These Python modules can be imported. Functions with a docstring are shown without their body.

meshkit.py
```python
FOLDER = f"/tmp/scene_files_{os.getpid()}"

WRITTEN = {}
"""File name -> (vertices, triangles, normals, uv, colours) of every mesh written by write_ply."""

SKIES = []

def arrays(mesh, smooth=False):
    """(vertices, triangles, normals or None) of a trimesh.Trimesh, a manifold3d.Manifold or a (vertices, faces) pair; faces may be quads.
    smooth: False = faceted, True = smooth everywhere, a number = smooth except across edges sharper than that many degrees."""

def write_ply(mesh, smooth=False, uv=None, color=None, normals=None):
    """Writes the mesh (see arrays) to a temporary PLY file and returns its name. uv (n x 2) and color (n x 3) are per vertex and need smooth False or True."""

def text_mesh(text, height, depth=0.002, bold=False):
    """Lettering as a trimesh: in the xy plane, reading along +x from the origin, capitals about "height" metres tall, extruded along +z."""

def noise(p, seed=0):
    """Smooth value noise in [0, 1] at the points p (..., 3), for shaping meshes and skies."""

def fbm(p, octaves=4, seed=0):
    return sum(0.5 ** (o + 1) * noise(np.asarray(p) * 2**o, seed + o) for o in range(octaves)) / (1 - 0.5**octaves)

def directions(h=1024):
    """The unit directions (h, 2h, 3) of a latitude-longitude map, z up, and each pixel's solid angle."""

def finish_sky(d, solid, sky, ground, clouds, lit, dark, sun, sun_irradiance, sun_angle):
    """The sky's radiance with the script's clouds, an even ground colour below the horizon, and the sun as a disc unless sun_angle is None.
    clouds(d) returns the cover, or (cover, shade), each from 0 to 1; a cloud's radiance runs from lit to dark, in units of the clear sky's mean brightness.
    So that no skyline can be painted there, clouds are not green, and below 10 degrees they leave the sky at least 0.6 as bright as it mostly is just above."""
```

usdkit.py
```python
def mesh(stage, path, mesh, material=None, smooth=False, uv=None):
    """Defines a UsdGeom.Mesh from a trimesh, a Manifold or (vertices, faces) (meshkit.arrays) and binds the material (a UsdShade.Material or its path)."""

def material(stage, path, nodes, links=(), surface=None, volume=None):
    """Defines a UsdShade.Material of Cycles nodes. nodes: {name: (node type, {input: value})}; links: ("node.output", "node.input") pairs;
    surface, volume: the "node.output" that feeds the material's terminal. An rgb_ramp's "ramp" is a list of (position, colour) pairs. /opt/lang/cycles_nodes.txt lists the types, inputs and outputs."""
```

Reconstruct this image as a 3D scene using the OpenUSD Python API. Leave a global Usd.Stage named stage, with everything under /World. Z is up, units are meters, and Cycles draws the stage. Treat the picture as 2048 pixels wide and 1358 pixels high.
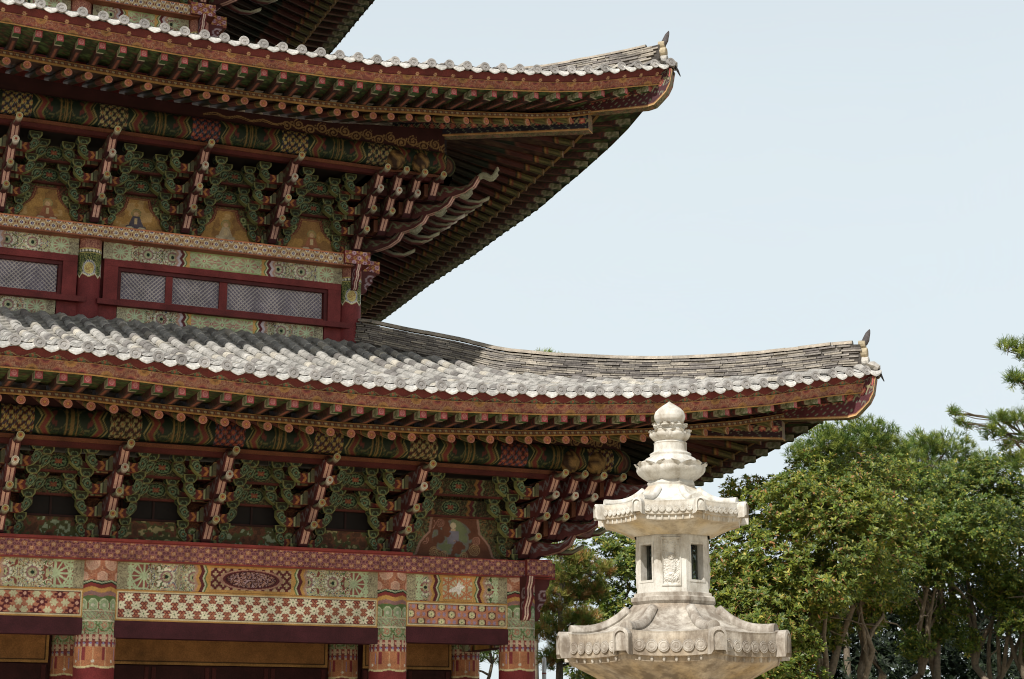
import math
import numpy as np
import trimesh
import usdkit
from meshkit import noise, fbm
from pxr import Usd, UsdGeom, UsdLux, UsdShade, Gf, Sdf, Vt

stage = Usd.Stage.CreateInMemory()
UsdGeom.SetStageUpAxis(stage, UsdGeom.Tokens.z)
UsdGeom.SetStageMetersPerUnit(stage, 1.0)
UsdGeom.Xform.Define(stage, '/World')
UsdGeom.Scope.Define(stage, '/World/Looks')
TONE = [1.0]

# ------------------------------------------------------------------ camera, sky, sun, exposure
EYE, YAW, PITCH = (-14.24, -31.63, 1.6), 0.4203, 0.2279
cam = UsdGeom.Camera.Define(stage, '/World/camera')
cam.CreateHorizontalApertureAttr(36.0)
cam.CreateVerticalApertureAttr(36.0 * 679 / 1024)
cam.CreateFocalLengthAttr(36.0 * 3500 / 2048)
cam.CreateClippingRangeAttr(Gf.Vec2f(0.1, 4000))
cam.AddTranslateOp().Set(Gf.Vec3d(*EYE))
cam.AddRotateXYZOp().Set(Gf.Vec3f(90 + math.degrees(PITCH), 0, -math.degrees(YAW)))
cam.CreateExposureAttr(0.38)

SUN_EL, SUN_H = math.radians(45.5), np.array([-0.815, -0.58])
SUN_H = SUN_H / np.linalg.norm(SUN_H)
sun = UsdLux.DistantLight.Define(stage, '/World/sun')
sun.CreateNormalizeAttr(True)
sun.CreateIntensityAttr(1.25)
sun.CreateAngleAttr(0.5)
sun.CreateColorAttr(Gf.Vec3f(1.0, 0.96, 0.90))
az = math.atan2(SUN_H[1], SUN_H[0])
sun.AddRotateXYZOp().Set(Gf.Vec3f(0, 90 - math.degrees(SUN_EL), math.degrees(az)))
sky_mat = usdkit.material(stage, '/World/Looks/sky_air', {
    's': ('sky_texture', {'sky_type': 'single_scattering', 'sun_disc': False, 'sun_elevation': SUN_EL, 'sun_rotation': math.atan2(SUN_H[0], SUN_H[1]), 'altitude': 50.0, 'air_density': 1.0, 'aerosol_density': 1.6, 'ozone_density': 1.0}),
    'tc': ('texture_coordinate', {}),
    'n': ('noise_texture', {'scale': 1.6, 'detail': 5.0, 'roughness': 0.55}),
    'r': ('map_range', {'from_min': 0.3, 'from_max': 0.75, 'to_min': -0.03, 'to_max': 0.03}),
    'x': ('separate_xyz', {}), 'h': ('map_range', {'range_type': 'smoothstep', 'from_min': 0.25, 'from_max': 1.0, 'to_min': 0.90, 'to_max': 0.25, 'clamp': True}), 'ad': ('math', {'math_type': 'add'}),
    'm': ('mix', {'color2': (6.15, 6.8, 7.05)}),
    'b': ('background_shader', {'strength': 0.1})},
    [('tc.generated', 'n.vector'), ('n.fac', 'r.value'), ('tc.generated', 'x.vector'), ('x.z', 'h.value'), ('h.result', 'ad.value1'), ('r.result', 'ad.value2'), ('ad.value', 'm.fac'), ('s.color', 'm.color1'), ('m.color', 'b.color')], surface='b.background')
dome = UsdLux.DomeLight.Define(stage, '/World/sky')
UsdShade.MaterialBindingAPI.Apply(dome.GetPrim()).Bind(sky_mat)
dome.GetPrim().SetCustomDataByKey('kind', 'structure')

# ------------------------------------------------------------------ prim helpers
COUNT = {}
def path_of(parent, name):
    k = COUNT.get((parent, name), 0)
    COUNT[(parent, name)] = k + 1
    return parent + '/' + name + ('_%03d' % k if k else '')

def mark(prim, label=None, cat=None, group=None, kind=None):
    for k, v in (('label', label), ('category', cat), ('group', group), ('kind', kind)):
        if v: prim.SetCustomDataByKey(k, v)

def xform(parent, name, loc=None, rotz=0, **kw):
    p = path_of(parent, name)
    x = UsdGeom.Xform.Define(stage, p)
    if loc is not None: x.AddTranslateOp().Set(Gf.Vec3d(*map(float, loc)))
    if rotz: x.AddRotateZOp().Set(float(rotz))
    mark(x.GetPrim(), **kw)
    return p

def put(parent, name, V, F, C=None, mat=None, smooth=False, **kw):
    p = path_of(parent, name)
    V = np.asarray(V, np.float32); F = np.asarray(F, np.int32)
    m = UsdGeom.Mesh.Define(stage, p)
    m.CreatePointsAttr(Vt.Vec3fArray.FromNumpy(V))
    m.CreateFaceVertexCountsAttr(Vt.IntArray.FromNumpy(np.full(len(F), F.shape[1], np.int32)))
    m.CreateFaceVertexIndicesAttr(Vt.IntArray.FromNumpy(np.ascontiguousarray(F).ravel()))
    m.CreateSubdivisionSchemeAttr('none')
    if smooth:
        a, b, c, d = F[:, 0], F[:, 1], F[:, 2], F[:, -1]
        fn = np.cross(V[c] - V[a], V[d] - V[b]) if F.shape[1] == 4 else np.cross(V[b] - V[a], V[c] - V[a])
        n = np.zeros_like(V)
        for k in range(F.shape[1]): np.add.at(n, F[:, k], fn)
        n /= np.maximum(np.linalg.norm(n, axis=1, keepdims=True), 1e-12)
        m.CreateNormalsAttr(Vt.Vec3fArray.FromNumpy(n.astype(np.float32)))
        m.SetNormalsInterpolation('vertex')
    if C is not None:
        C = np.broadcast_to(np.asarray(C, np.float32), (len(V), 3))
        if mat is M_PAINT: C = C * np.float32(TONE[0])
        UsdGeom.PrimvarsAPI(m).CreatePrimvar('paint', Sdf.ValueTypeNames.Color3fArray, 'vertex').Set(Vt.Vec3fArray.FromNumpy(np.ascontiguousarray(C)))
    UsdShade.MaterialBindingAPI.Apply(m.GetPrim()).Bind(mat)
    mark(m.GetPrim(), **kw)
    return p

class MB:
    """Collects quads with a colour at every vertex."""
    def __init__(s): s.V, s.F, s.C, s.n = [], [], [], 0
    def add(s, V, F, C):
        V = np.asarray(V, float).reshape(-1, 3); F = np.asarray(F, int)
        if F.shape[1] == 3: F = np.column_stack([F, F[:, 2]])
        s.V.append(V); s.F.append(F + s.n); s.C.append(np.broadcast_to(np.asarray(C, float).reshape(-1, 3), (len(V), 3))); s.n += len(V)
        return s
    def grid(s, P, C, flip=False):
        P = np.asarray(P, float); m, n = P.shape[:2]
        i = np.arange(m * n).reshape(m, n)
        F = np.stack([i[:-1, :-1], i[1:, :-1], i[1:, 1:], i[:-1, 1:]], -1).reshape(-1, 4)
        if flip: F = F[:, ::-1]
        C = np.asarray(C, float)
        return s.add(P, F, np.broadcast_to(C, P.shape) if C.ndim > 1 else C)
    def panel(s, o, eu, ev, fn, res=.014):
        o, eu, ev = (np.asarray(x, float) for x in (o, eu, ev))
        lu, lv = np.linalg.norm(eu), np.linalg.norm(ev)
        if callable(fn):
            nu, nv = max(2, int(lu / res) + 1), max(2, int(lv / res) + 1)
        else: nu = nv = 2
        u, v = np.meshgrid(np.linspace(0, lu, nu), np.linspace(0, lv, nv), indexing='ij')
        P = o + u[..., None] * eu / lu + v[..., None] * ev / lv
        return s.grid(P, fn(u, v) if callable(fn) else fn)
    def box(s, o, e, col, front=None, bottom=None, right=None, left=None, top=None, back=None, res=.014):
        """Axis-aligned box: o lowest corner, e size; front faces -y."""
        (x, y, z), (a, b, c) = o, e
        X, Y, Z = np.array([a, 0, 0.]), np.array([0, b, 0.]), np.array([0, 0, c * 1.])
        o = np.array(o, float)
        s.panel(o, X, Z, col if front is None else front, res)
        s.panel(o + Y + X, -X, Z, col if back is None else back, res)
        s.panel(o + X, Y, Z, col if right is None else right, res)
        s.panel(o + Y, -Y, Z, col if left is None else left, res)
        s.panel(o + Z, X, Y, col if top is None else top, res)
        s.panel(o + Y, X, -Y, col if bottom is None else bottom, res)
        return s
    def obox(s, c, ax, e, col):
        """Oriented box: centre, three unit axes (rows), half sizes."""
        q = np.array([[i, j, k] for i in (-1, 1) for j in (-1, 1) for k in (-1, 1)], float) * e
        V = np.asarray(c) + q @ np.asarray(ax)
        f = [[0, 1, 3, 2], [4, 6, 7, 5], [0, 4, 5, 1], [2, 3, 7, 6], [0, 2, 6, 4], [1, 5, 7, 3]]
        V2 = np.concatenate([V[i] for i in f]); F2 = np.arange(24).reshape(6, 4)
        return s.add(V2, F2, col)
    def tube(s, p, r, col, n=8, caps=True):
        p = np.asarray(p, float); r = np.broadcast_to(r, len(p))
        t = np.gradient(p, axis=0); t /= np.linalg.norm(t, axis=1, keepdims=True) + 1e-12
        a = np.array([0, 0, 1.]) if abs(t[0][2]) < .9 else np.array([1., 0, 0])
        u = np.cross(t, a); u /= np.linalg.norm(u, axis=1, keepdims=True); v = np.cross(t, u)
        th = np.linspace(0, 2 * np.pi, n + 1)
        P = p[:, None] + r[:, None, None] * (np.cos(th)[None, :, None] * u[:, None] + np.sin(th)[None, :, None] * v[:, None])
        s.grid(P, col if np.ndim(col) < 3 else col)
        if caps:
            for k, fl in ((0, 1), (-1, 0)):
                ring = P[k][:-1]; V = np.vstack([ring, p[k][None]])
                F = [[i, (i + 1) % n, n] if not fl else [(i + 1) % n, i, n] for i in range(n)]
                s.add(V, F, col if np.ndim(col) == 1 else col[k][0])
        return s
    def arrays(s): return np.concatenate(s.V), np.concatenate(s.F), np.concatenate(s.C)
    def build(s, parent, name, mat, smooth=False, xf=None, **kw):
        V, F, C = s.arrays()
        if xf is not None: V, F = xf(V, F)
        return put(parent, name, V, F, C, mat, smooth, **kw)

# ------------------------------------------------------------------ colours (sRGB -> linear) and materials
def lin(*c):
    c = np.array(c, float) / 255
    return np.where(c <= .04045, c / 12.92, ((c + .055) / 1.055) ** 2.4)
CREAM, MINT, GREEN, DKGREEN = lin(214, 200, 160), lin(150, 176, 140), lin(92, 120, 66), lin(30, 50, 34)
MAROON, DKMAROON, RED, OXRED = lin(96, 28, 36), lin(66, 22, 28), lin(150, 44, 36), lin(134, 38, 34)
ORANGE, GOLD, OCHRE, BROWN = lin(190, 112, 62), lin(190, 140, 58), lin(168, 124, 62), lin(104, 64, 40)
LILAC, BLUE, PINK, WHITE = lin(142, 132, 178), lin(62, 72, 128), lin(214, 162, 140), lin(222, 214, 194)
BLACK, GREY, OLIVE, NAVY, MAUVE = lin(20, 16, 16), lin(128, 126, 120), lin(104, 104, 72), lin(38, 36, 50), lin(150, 108, 108)
ROSE = lin(176, 62, 70)

def paint_material(name, rough, bump, grain, lo, hi, spec=.3, scale=3.0, sat=1.0):
    return usdkit.material(stage, '/World/Looks/' + name, {
        'a': ('attribute', {'attribute': 'paint'}), 'g': ('geometry', {}),
        'n': ('noise_texture', {'scale': scale, 'detail': 6.0, 'roughness': .6}),
        'f': ('noise_texture', {'scale': grain, 'detail': 3.0}),
        'r': ('map_range', {'from_min': .3, 'from_max': .7, 'to_min': lo, 'to_max': hi}),
        'r2': ('map_range', {'from_min': .3, 'from_max': .7, 'to_min': .74, 'to_max': 1.2}),
        'mm': ('math', {'math_type': 'multiply'}), 'v': ('vector_math', {'math_type': 'scale'}),
        'b': ('bump', {'strength': bump, 'distance': .01}), 'h': ('hsv', {'saturation': sat}),
        'p': ('principled_bsdf', {'roughness': rough, 'specular_ior_level': spec})},
        [('g.position', 'n.vector'), ('g.position', 'f.vector'), ('n.fac', 'r.value'), ('f.fac', 'r2.value'), ('r.result', 'mm.value1'), ('r2.result', 'mm.value2'),
         ('a.color', 'v.vector1'), ('mm.value', 'v.scale'), ('v.vector', 'h.color'), ('h.color', 'p.base_color'), ('f.fac', 'b.height'), ('b.normal', 'p.normal')], surface='p.BSDF')
M_PAINT = paint_material('painted_timber', .66, .25, 55.0, .58, 1.14, .2, 2.6, .89)
M_TILE = paint_material('fired_roof_tile', .85, .5, 30.0, .56, 1.2, .15, 2.8)
M_BARK = paint_material('tree_bark', .9, .8, 24.0, .7, 1.2, .1)

def leaf_material(name, trans, gloss, rough):
    return usdkit.material(stage, '/World/Looks/' + name, {
        'a': ('attribute', {'attribute': 'paint'}), 'p': ('principled_bsdf', {'roughness': rough, 'specular_ior_level': gloss}),
        't': ('translucent_bsdf', {}), 'h': ('hsv', {'saturation': 1.1, 'value': 1.3}), 'm': ('mix_closure', {'fac': trans})},
        [('a.color', 'p.base_color'), ('a.color', 'h.color'), ('h.color', 't.color'), ('p.BSDF', 'm.closure1'), ('t.BSDF', 'm.closure2')], surface='m.closure')
M_LEAF = leaf_material('glossy_leaf', .25, .3, .45)
M_NEEDLE = leaf_material('pine_needle', .25, .25, .6)

def stone_material(name, c0, c1, stain, amount):
    return usdkit.material(stage, '/World/Looks/' + name, {
        'g': ('geometry', {}), 'n': ('noise_texture', {'scale': 3.2, 'detail': 7.0, 'roughness': .65}),
        'n2': ('noise_texture', {'scale': 5.5, 'detail': 9.0, 'roughness': .74}), 'mp': ('mapping', {'scale': (2.2, 2.2, .55)}), 'n3': ('noise_texture', {'scale': 5.0, 'detail': 7.0, 'roughness': .7}), 'mx': ('mix_float', {'fac': .5}),
        's': ('noise_texture', {'scale': 260.0, 'detail': 2.0}),
        'r': ('rgb_ramp', {'ramp': [(.3, c0), (.7, c1)]}),
        'q': ('rgb_ramp', {'ramp': [(.0, (0, 0, 0)), (amount - .045, (0, 0, 0)), (amount + .11, (.8, .8, .8)), (1, (1, 1, 1))]}),
        'a': ('attribute', {'attribute': 'paint'}), 'am': ('mix_color', {'blend_type': 'multiply', 'fac': 1.0}),
        'm': ('mix_color', {'b': stain}), 'sp': ('map_range', {'from_min': .25, 'from_max': .75, 'to_min': .86, 'to_max': 1.1}),
        'v': ('vector_math', {'math_type': 'scale'}), 'b': ('bump', {'strength': .55, 'distance': .008}),
        'p': ('principled_bsdf', {'roughness': .85, 'specular_ior_level': .2})},
        [('g.position', 'n.vector'), ('g.position', 'n2.vector'), ('g.position', 'mp.vector'), ('mp.vector', 'n3.vector'), ('n2.fac', 'mx.a'), ('n3.fac', 'mx.b'), ('g.position', 's.vector'), ('n.fac', 'r.fac'), ('mx.result', 'q.fac'), ('q.color', 'm.fac'), ('r.color', 'am.a'), ('a.color', 'am.b'), ('am.result', 'm.a'),
         ('s.fac', 'sp.value'), ('m.result', 'v.vector1'), ('sp.result', 'v.scale'), ('v.vector', 'p.base_color'), ('n2.fac', 'b.height'), ('b.normal', 'p.normal')], surface='p.BSDF')
M_STONE = stone_material('pale_granite', (.45, .43, .385), (.53, .515, .47), (.21, .175, .125), .51)
M_STAINED = stone_material('weathered_granite', (.36, .325, .275), (.46, .425, .37), (.115, .088, .064), .455)
M_DARK_GROUND = stone_material('dark_ground', (.045, .045, .025), (.07, .065, .035), (.03, .025, .015), .5)  # for the unseen dark sheet added to the right of the hall
M_GROUND = stone_material('plaza_granite', (.50, .39, .25), (.58, .47, .32), (.40, .31, .2), .62)
M_PANE = usdkit.material(stage, '/World/Looks/lantern_glass', {
    't': ('transparent_bsdf', {'color': (.34, .37, .35)}), 'g': ('glossy_bsdf', {'roughness': .05, 'color': (1, 1, 1)}), 'm': ('mix_closure', {'fac': .06})},
    [('t.BSDF', 'm.closure1'), ('g.BSDF', 'm.closure2')], surface='m.closure')
# ------------------------------------------------------------------ painted patterns: functions of (u, v) in metres along and up a board
def base(u, col): return np.broadcast_to(np.asarray(col, float), u.shape + (3,)).copy()
def lay(c, mask, col):
    c[mask] = col if np.ndim(col) == 1 else np.asarray(col)[mask]
    return c
def tri(x): return 2 * np.abs(x - np.floor(x + .5))          # 0..1 zigzag, period 1
def cells(u, v, du, dv, ou=0, ov=0):
    """Staggered lattice: offsets from the nearest lattice point and the row/column index."""
    j = np.round((v - ov) / dv); sh = (np.mod(j, 2)) * .5
    i = np.round((u - ou) / du - sh)
    return u - ou - (i + sh) * du, v - ov - j * dv, i, j
def petals(x, y, R, n, depth=.55, ph=0):
    r, a = np.hypot(x, y), np.arctan2(y, x) + ph
    return r < R * (1 - depth + depth * np.abs(np.cos(a * n / 2)) ** .7)
def curls(u, v, s, seed=0):
    """A field of swirling scrollwork, roughly 0..1."""
    p = np.stack([u / s, v / s, np.full_like(u, seed * 3.7)], -1)
    w = fbm(p * .9, 2, seed) * 2.4
    q = np.stack([u / s + np.cos(w * 6) * .5, v / s + np.sin(w * 6) * .5, np.full_like(u, seed + .5)], -1)
    return np.mod(noise(q * 1.3, seed + 5) * 4, 1)
def star_board(L, H, kind):
    def fn(u, v):
        c = base(u, GOLD)
        e = np.minimum(np.minimum(u, L - u), np.minimum(v, H - v))
        lay(c, e > .030, CREAM); lay(c, e > .052, DKMAROON)
        ins = e > .066
        vm = v - H / 2
        if kind == 'star':
            g = base(u, lin(190, 116, 78))
            d = tri((u + .965 * vm) / .069); d2 = tri((u - .965 * vm) / .069)
            lay(g, (d < .46), lin(112, 34, 38)); lay(g, (d2 < .40), lin(124, 44, 42)); lay(g, (d < .06) | (d2 < .06), lin(190, 130, 90))
            x, y, i, j = cells(u, vm, .276, .143, .1)
            lay(g, np.hypot(x, y) < .082, MAROON)
            lay(g, petals(x, y, .100, 8, .66), lin(228, 224, 196)); lay(g, np.hypot(x, y) < .016, GREEN)
        elif kind == 'mixed':
            g = base(u, lin(186, 116, 84))
            x, y, i, j = cells(u, vm, .20, .14, .03)
            big = np.mod(i + 2 * j, 3) == 0
            lay(g, tri((u + 1.5 * vm) / .19) < .14, OXRED)
            lay(g, petals(x, y, np.where(big, .1, .074), 6, .6), np.where(big[..., None], MAROON, lin(208, 206, 166))); lay(g, (np.hypot(x, y) < .03) & big, PINK)
        else:
            g = base(u, lin(192, 122, 84))
            x, y, i, j = cells(u, vm, .42, .14, .1)
            hx = np.maximum(np.abs(x), np.abs(x) * .5 + np.abs(y) * .87)
            x2, y2, _, _ = cells(u, vm, .42, .14, .1 + .21); x3 = x2 - np.sign(x2 + 1e-9) * .055
            lay(g, petals(x3, y2, .042, 6, .7), lin(156, 140, 176))
            lay(g, hx < .084, MAROON); lay(g, hx < .066, lin(170, 150, 120)); lay(g, petals(x, y, .064, 6, .55), lin(214, 210, 160)); lay(g, np.hypot(x, y) < .014, GREEN)
        return lay(c, ins, g)
    return fn
def plate_low(u, v):
    c = base(u, lin(152, 98, 98))
    x, y, i, j = cells(u, v - .165, .25, .077)
    r = np.hypot(x, y)
    x2, y2, _, _ = cells(u, v - .165, .07, .061)
    lay(c, np.hypot(x2, y2) < .026, lin(98, 36, 58)); lay(c, np.hypot(x2, y2) < .008, MAUVE)
    hx = np.maximum(np.abs(x), np.abs(x) * .5 + np.abs(y) * .87)
    lay(c, (hx < .044) & (hx > .033), lin(176, 124, 62)); lay(c, hx <= .033, OXRED); lay(c, r < .027, lin(196, 160, 124)); lay(c, r < .009, RED)
    lay(c, v < .028, OXRED); lay(c, v > .315, OXRED)
    return c
def plate_up(u, v):
    c = base(u, lin(190, 160, 112))
    vm = v - .135
    x, y, i, j = cells(u, vm, .205, .105)
    r = np.hypot(x, y); a = np.arctan2(y, x)
    lay(c, (np.abs(r - .078) < .013) & (np.abs(np.cos(3 * a)) > .5), lin(118, 52, 44))
    lay(c, petals(x, y, .058, 6, .5), WHITE); lay(c, r < .030, lin(70, 48, 112)); lay(c, r < .009, WHITE)
    lay(c, v < .035, lin(150, 84, 50)); lay(c, v > .245, ORANGE)
    return c
def stub_flowers(u, v):
    c = base(u, lin(140, 62, 56))
    x, y, i, j = cells(u - .08, v - .13, .24, .10)
    n = noise(np.stack([u * 40, v * 40, u * 0], -1), 3)
    lay(c, n > .62, GOLD)
    lay(c, petals(x, y, .055, 8, .6), lin(200, 160, 180)); lay(c, np.hypot(x, y) < .018, lin(90, 40, 80))
    return c
def asanoha(x, y, s, line, ground):
    c = base(x, ground)
    r3 = math.sqrt(3)
    m = np.zeros(x.shape, bool)
    for k in range(3):
        a = k * math.pi / 3; t = x * math.cos(a) + y * math.sin(a)
        m |= tri(t / s) < .16
        a += math.pi / 6; t = x * math.cos(a) + y * math.sin(a)
        m |= tri(t / (s * r3 / 2)) < .12
    return lay(c, m, line)
def zigzag(u, v, H, at, sgn=1, amp=.07):
    """Distance along u from a zigzag line that stands at u = at."""
    return sgn * (u - at) - amp * (tri(v / H * 2) - .5)
def floral_head(L, H, pale=True, centre='oval', seed=0):
    """Head beam: scroll ends, hemp-leaf lattice, foliage, chevrons and a framed middle."""
    def fn(u, v):
        mid = L / 2; d = np.minimum(u, L - u); s = np.where(u < mid, 1, -1); vm = v - H / 2
        if pale: ground, dark = lin(178, 184, 142), lin(112, 62, 56)
        else: ground, dark = lin(172, 158, 120), lin(120, 52, 46)
        k = curls(u * s, np.abs(vm), .13, seed)
        c = base(u, ground)
        lay(c, (k > .30) & (k < .48), lin(128, 62, 52)); lay(c, (k >= .48) & (k < .54), lin(214, 214, 190)); lay(c, (k >= .54) & (k < .68), lin(84, 108, 62)); lay(c, (k >= .68) & (k < .76), lin(222, 220, 200)); lay(c, (k >= .8) & (k < .88), BLUE); lay(c, (k >= .88) & (k < .95), lin(196, 150, 120))
        x, y, _, _ = cells(d - .9, vm, .5, H * .8)
        r = np.hypot(x, vm)
        lay(c, (np.abs(r - .135) < .02) & (np.sin(np.arctan2(vm, x) * 12) > -.5), lin(208, 210, 188)); lay(c, (r <= .11) & (r > .08), MAUVE); lay(c, (r <= .08) & (k > .5), lin(170, 180, 140)); lay(c, r <= .035, DKGREEN)
        end = min(.56, L * .16)
        a = asanoha(d, vm, H * .5, lin(176, 196, 156), lin(138, 74, 64) if H > .4 else lin(160, 120, 100))
        lay(c, d < end, a)
        cl = curls(u, v, .07, seed + 2)
        lay(c, (d < .2), np.where((cl < .3)[..., None], lin(120, 108, 90), lin(168, 164, 132)))
        half = L * (.165 if centre != 'plain' else .16)
        z = np.abs(u - mid) - half + .05 * (tri(v / H * 2) - .5)
        lay(c, z < .25, lin(178, 140, 120)); lay(c, z < .20, GOLD if H > .4 else lin(190, 180, 190)); lay(c, z < .14, MAROON); lay(c, z < .075, lin(190, 196, 160)); lay(c, z < .045, GREEN); lay(c, z < .02, lin(196, 150, 70))
        ins = np.abs(u - mid) < half - .05
        if centre == 'oval':
            g = base(u, MAROON)
            x, y, _, _ = cells(u - mid, vm, .15, .09); lay(g, petals(x, y, .05, 4, .6), lin(186, 160, 120))
            q = (u - mid) / (half * .66); e = np.sqrt(q ** 2 + (vm / (H * .34)) ** 2)
            lay(g, e < 1.12, lin(176, 130, 110)); lay(g, e < 1, MAROON); lay(g, e < .9, DKMAROON)
            w = curls(u, v * 1.4, .14, 4); lay(g, (e < .85) & (w > .38) & (w < .66), lin(164, 120, 104)); lay(g, (e < .8) & (w > .8), lin(182, 150, 160))
            lay(g, np.abs(vm) > H * .40, GOLD)
        else:
            g = base(u, lin(196, 196, 160))
            g = asanoha(u - mid, vm, .19, ORANGE, lin(190, 192, 156)) if centre == 'bird' else asanoha(u - mid, vm, .23, lin(176, 196, 150), lin(176, 140, 118))
            if centre == 'bird':
                w = ((u - mid + .02) / .16) ** 2 + ((vm - .3 * (u - mid)) / .05) ** 2; w2 = ((u - mid - .03) / .05) ** 2 + (vm / .12) ** 2
                lay(g, (w < 1) | (w2 < 1), lin(236, 232, 226))
            else:
                x, y, _, _ = cells(u - mid, vm, .23, .2); lay(g, np.hypot(x, y) < .03, RED); lay(g, np.hypot(x, y) < .014, WHITE)
            lay(g, np.abs(vm) > H * .39, GOLD if centre == 'bird' else lin(150, 170, 110))
        return lay(c, ins, g)
    return fn
def fascia_scroll(tone):
    def fn(u, v):
        c = base(u, tone)
        k = curls(u, v, .07, 9)
        lay(c, k > .66, lin(132, 64, 52)); lay(c, k < .14, lin(176, 134, 104))
        i = np.round(u / .19); x = u - i * .19; y = np.where(np.mod(i, 2) == 0, v, .2 - v)
        r = np.hypot(x, y)
        alt = (np.mod(i, 3) == 0)[..., None]
        lay(c, r < .10, np.where(alt, lin(176, 126, 60), lin(166, 100, 66))); lay(c, r < .072, np.where(alt, lin(170, 112, 48), lin(150, 62, 60))); lay(c, r < .05, np.where(alt, lin(130, 90, 40), lin(112, 52, 44)))
        lay(c, v < .014, GOLD); lay(c, v > .184, GOLD)
        return c
    return fn
def flora_strip(step, small):
    def fn(u, v):
        c = base(u, lin(112, 34, 30))
        x = u - np.round(u / step) * step; y = v - .055
        if small:
            lay(c, petals(x, y, .04, 6, .5), lin(214, 170, 120)); lay(c, np.hypot(x, y) < .013, RED)
        else:
            w = np.abs(v - .05 - .03 * np.cos(u / step * 2 * np.pi)); lay(c, w < .006, lin(160, 140, 96))
            lay(c, petals(x, v - .03, .07, 5, .5), lin(104, 118, 84)); lay(c, np.hypot(x, v - .05) < .024, lin(176, 84, 48))
        return c
    return fn
def dashes(u, v):
    c = base(u, lin(92, 52, 40))
    p = np.mod(u / .115, 1)
    lay(c, (np.abs(v - .05) < .007) & (p > .35) & (p < .8), lin(170, 164, 130))
    lay(c, (np.abs(v - .05 - (p - .1) * .05) < .006), lin(140, 96, 50)); lay(c, (v < .012) | (v > .088), lin(168, 124, 48)); lay(c, (v > .012) & (v < .020), DKGREEN)
    return c
def star_cross(u, v, H, ground=NAVY):
    c = base(u, ground)
    x, y, i, j = cells(u, v - H * .55, .24, .5)
    a, b = (x + y) / 1.414, (x - y) / 1.414
    t1, t2 = tri((u + v) / .12), tri((u - v) / .12)
    lay(c, ((t1 < .16) | (t2 < .16)) & (np.mod(np.floor((u + v) / .06), 3) == 0), lin(120, 130, 110))
    x2 = np.mod(u, .24) - .12
    lay(c, ((np.abs(np.abs(x2) - np.abs(v - H * .55)) < .018) & (np.abs(x2) < .065)), lin(150, 144, 104))
    lay(c, petals(x, y, .070, 8, .45), lin(186, 84, 66)); lay(c, np.hypot(x, y) < .026, lin(220, 160, 110)); lay(c, np.hypot(x, y) < .009, RED)
    lay(c, v < .035, lin(176, 124, 62)); lay(c, v < .012, lin(204, 170, 110))
    return c
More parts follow.
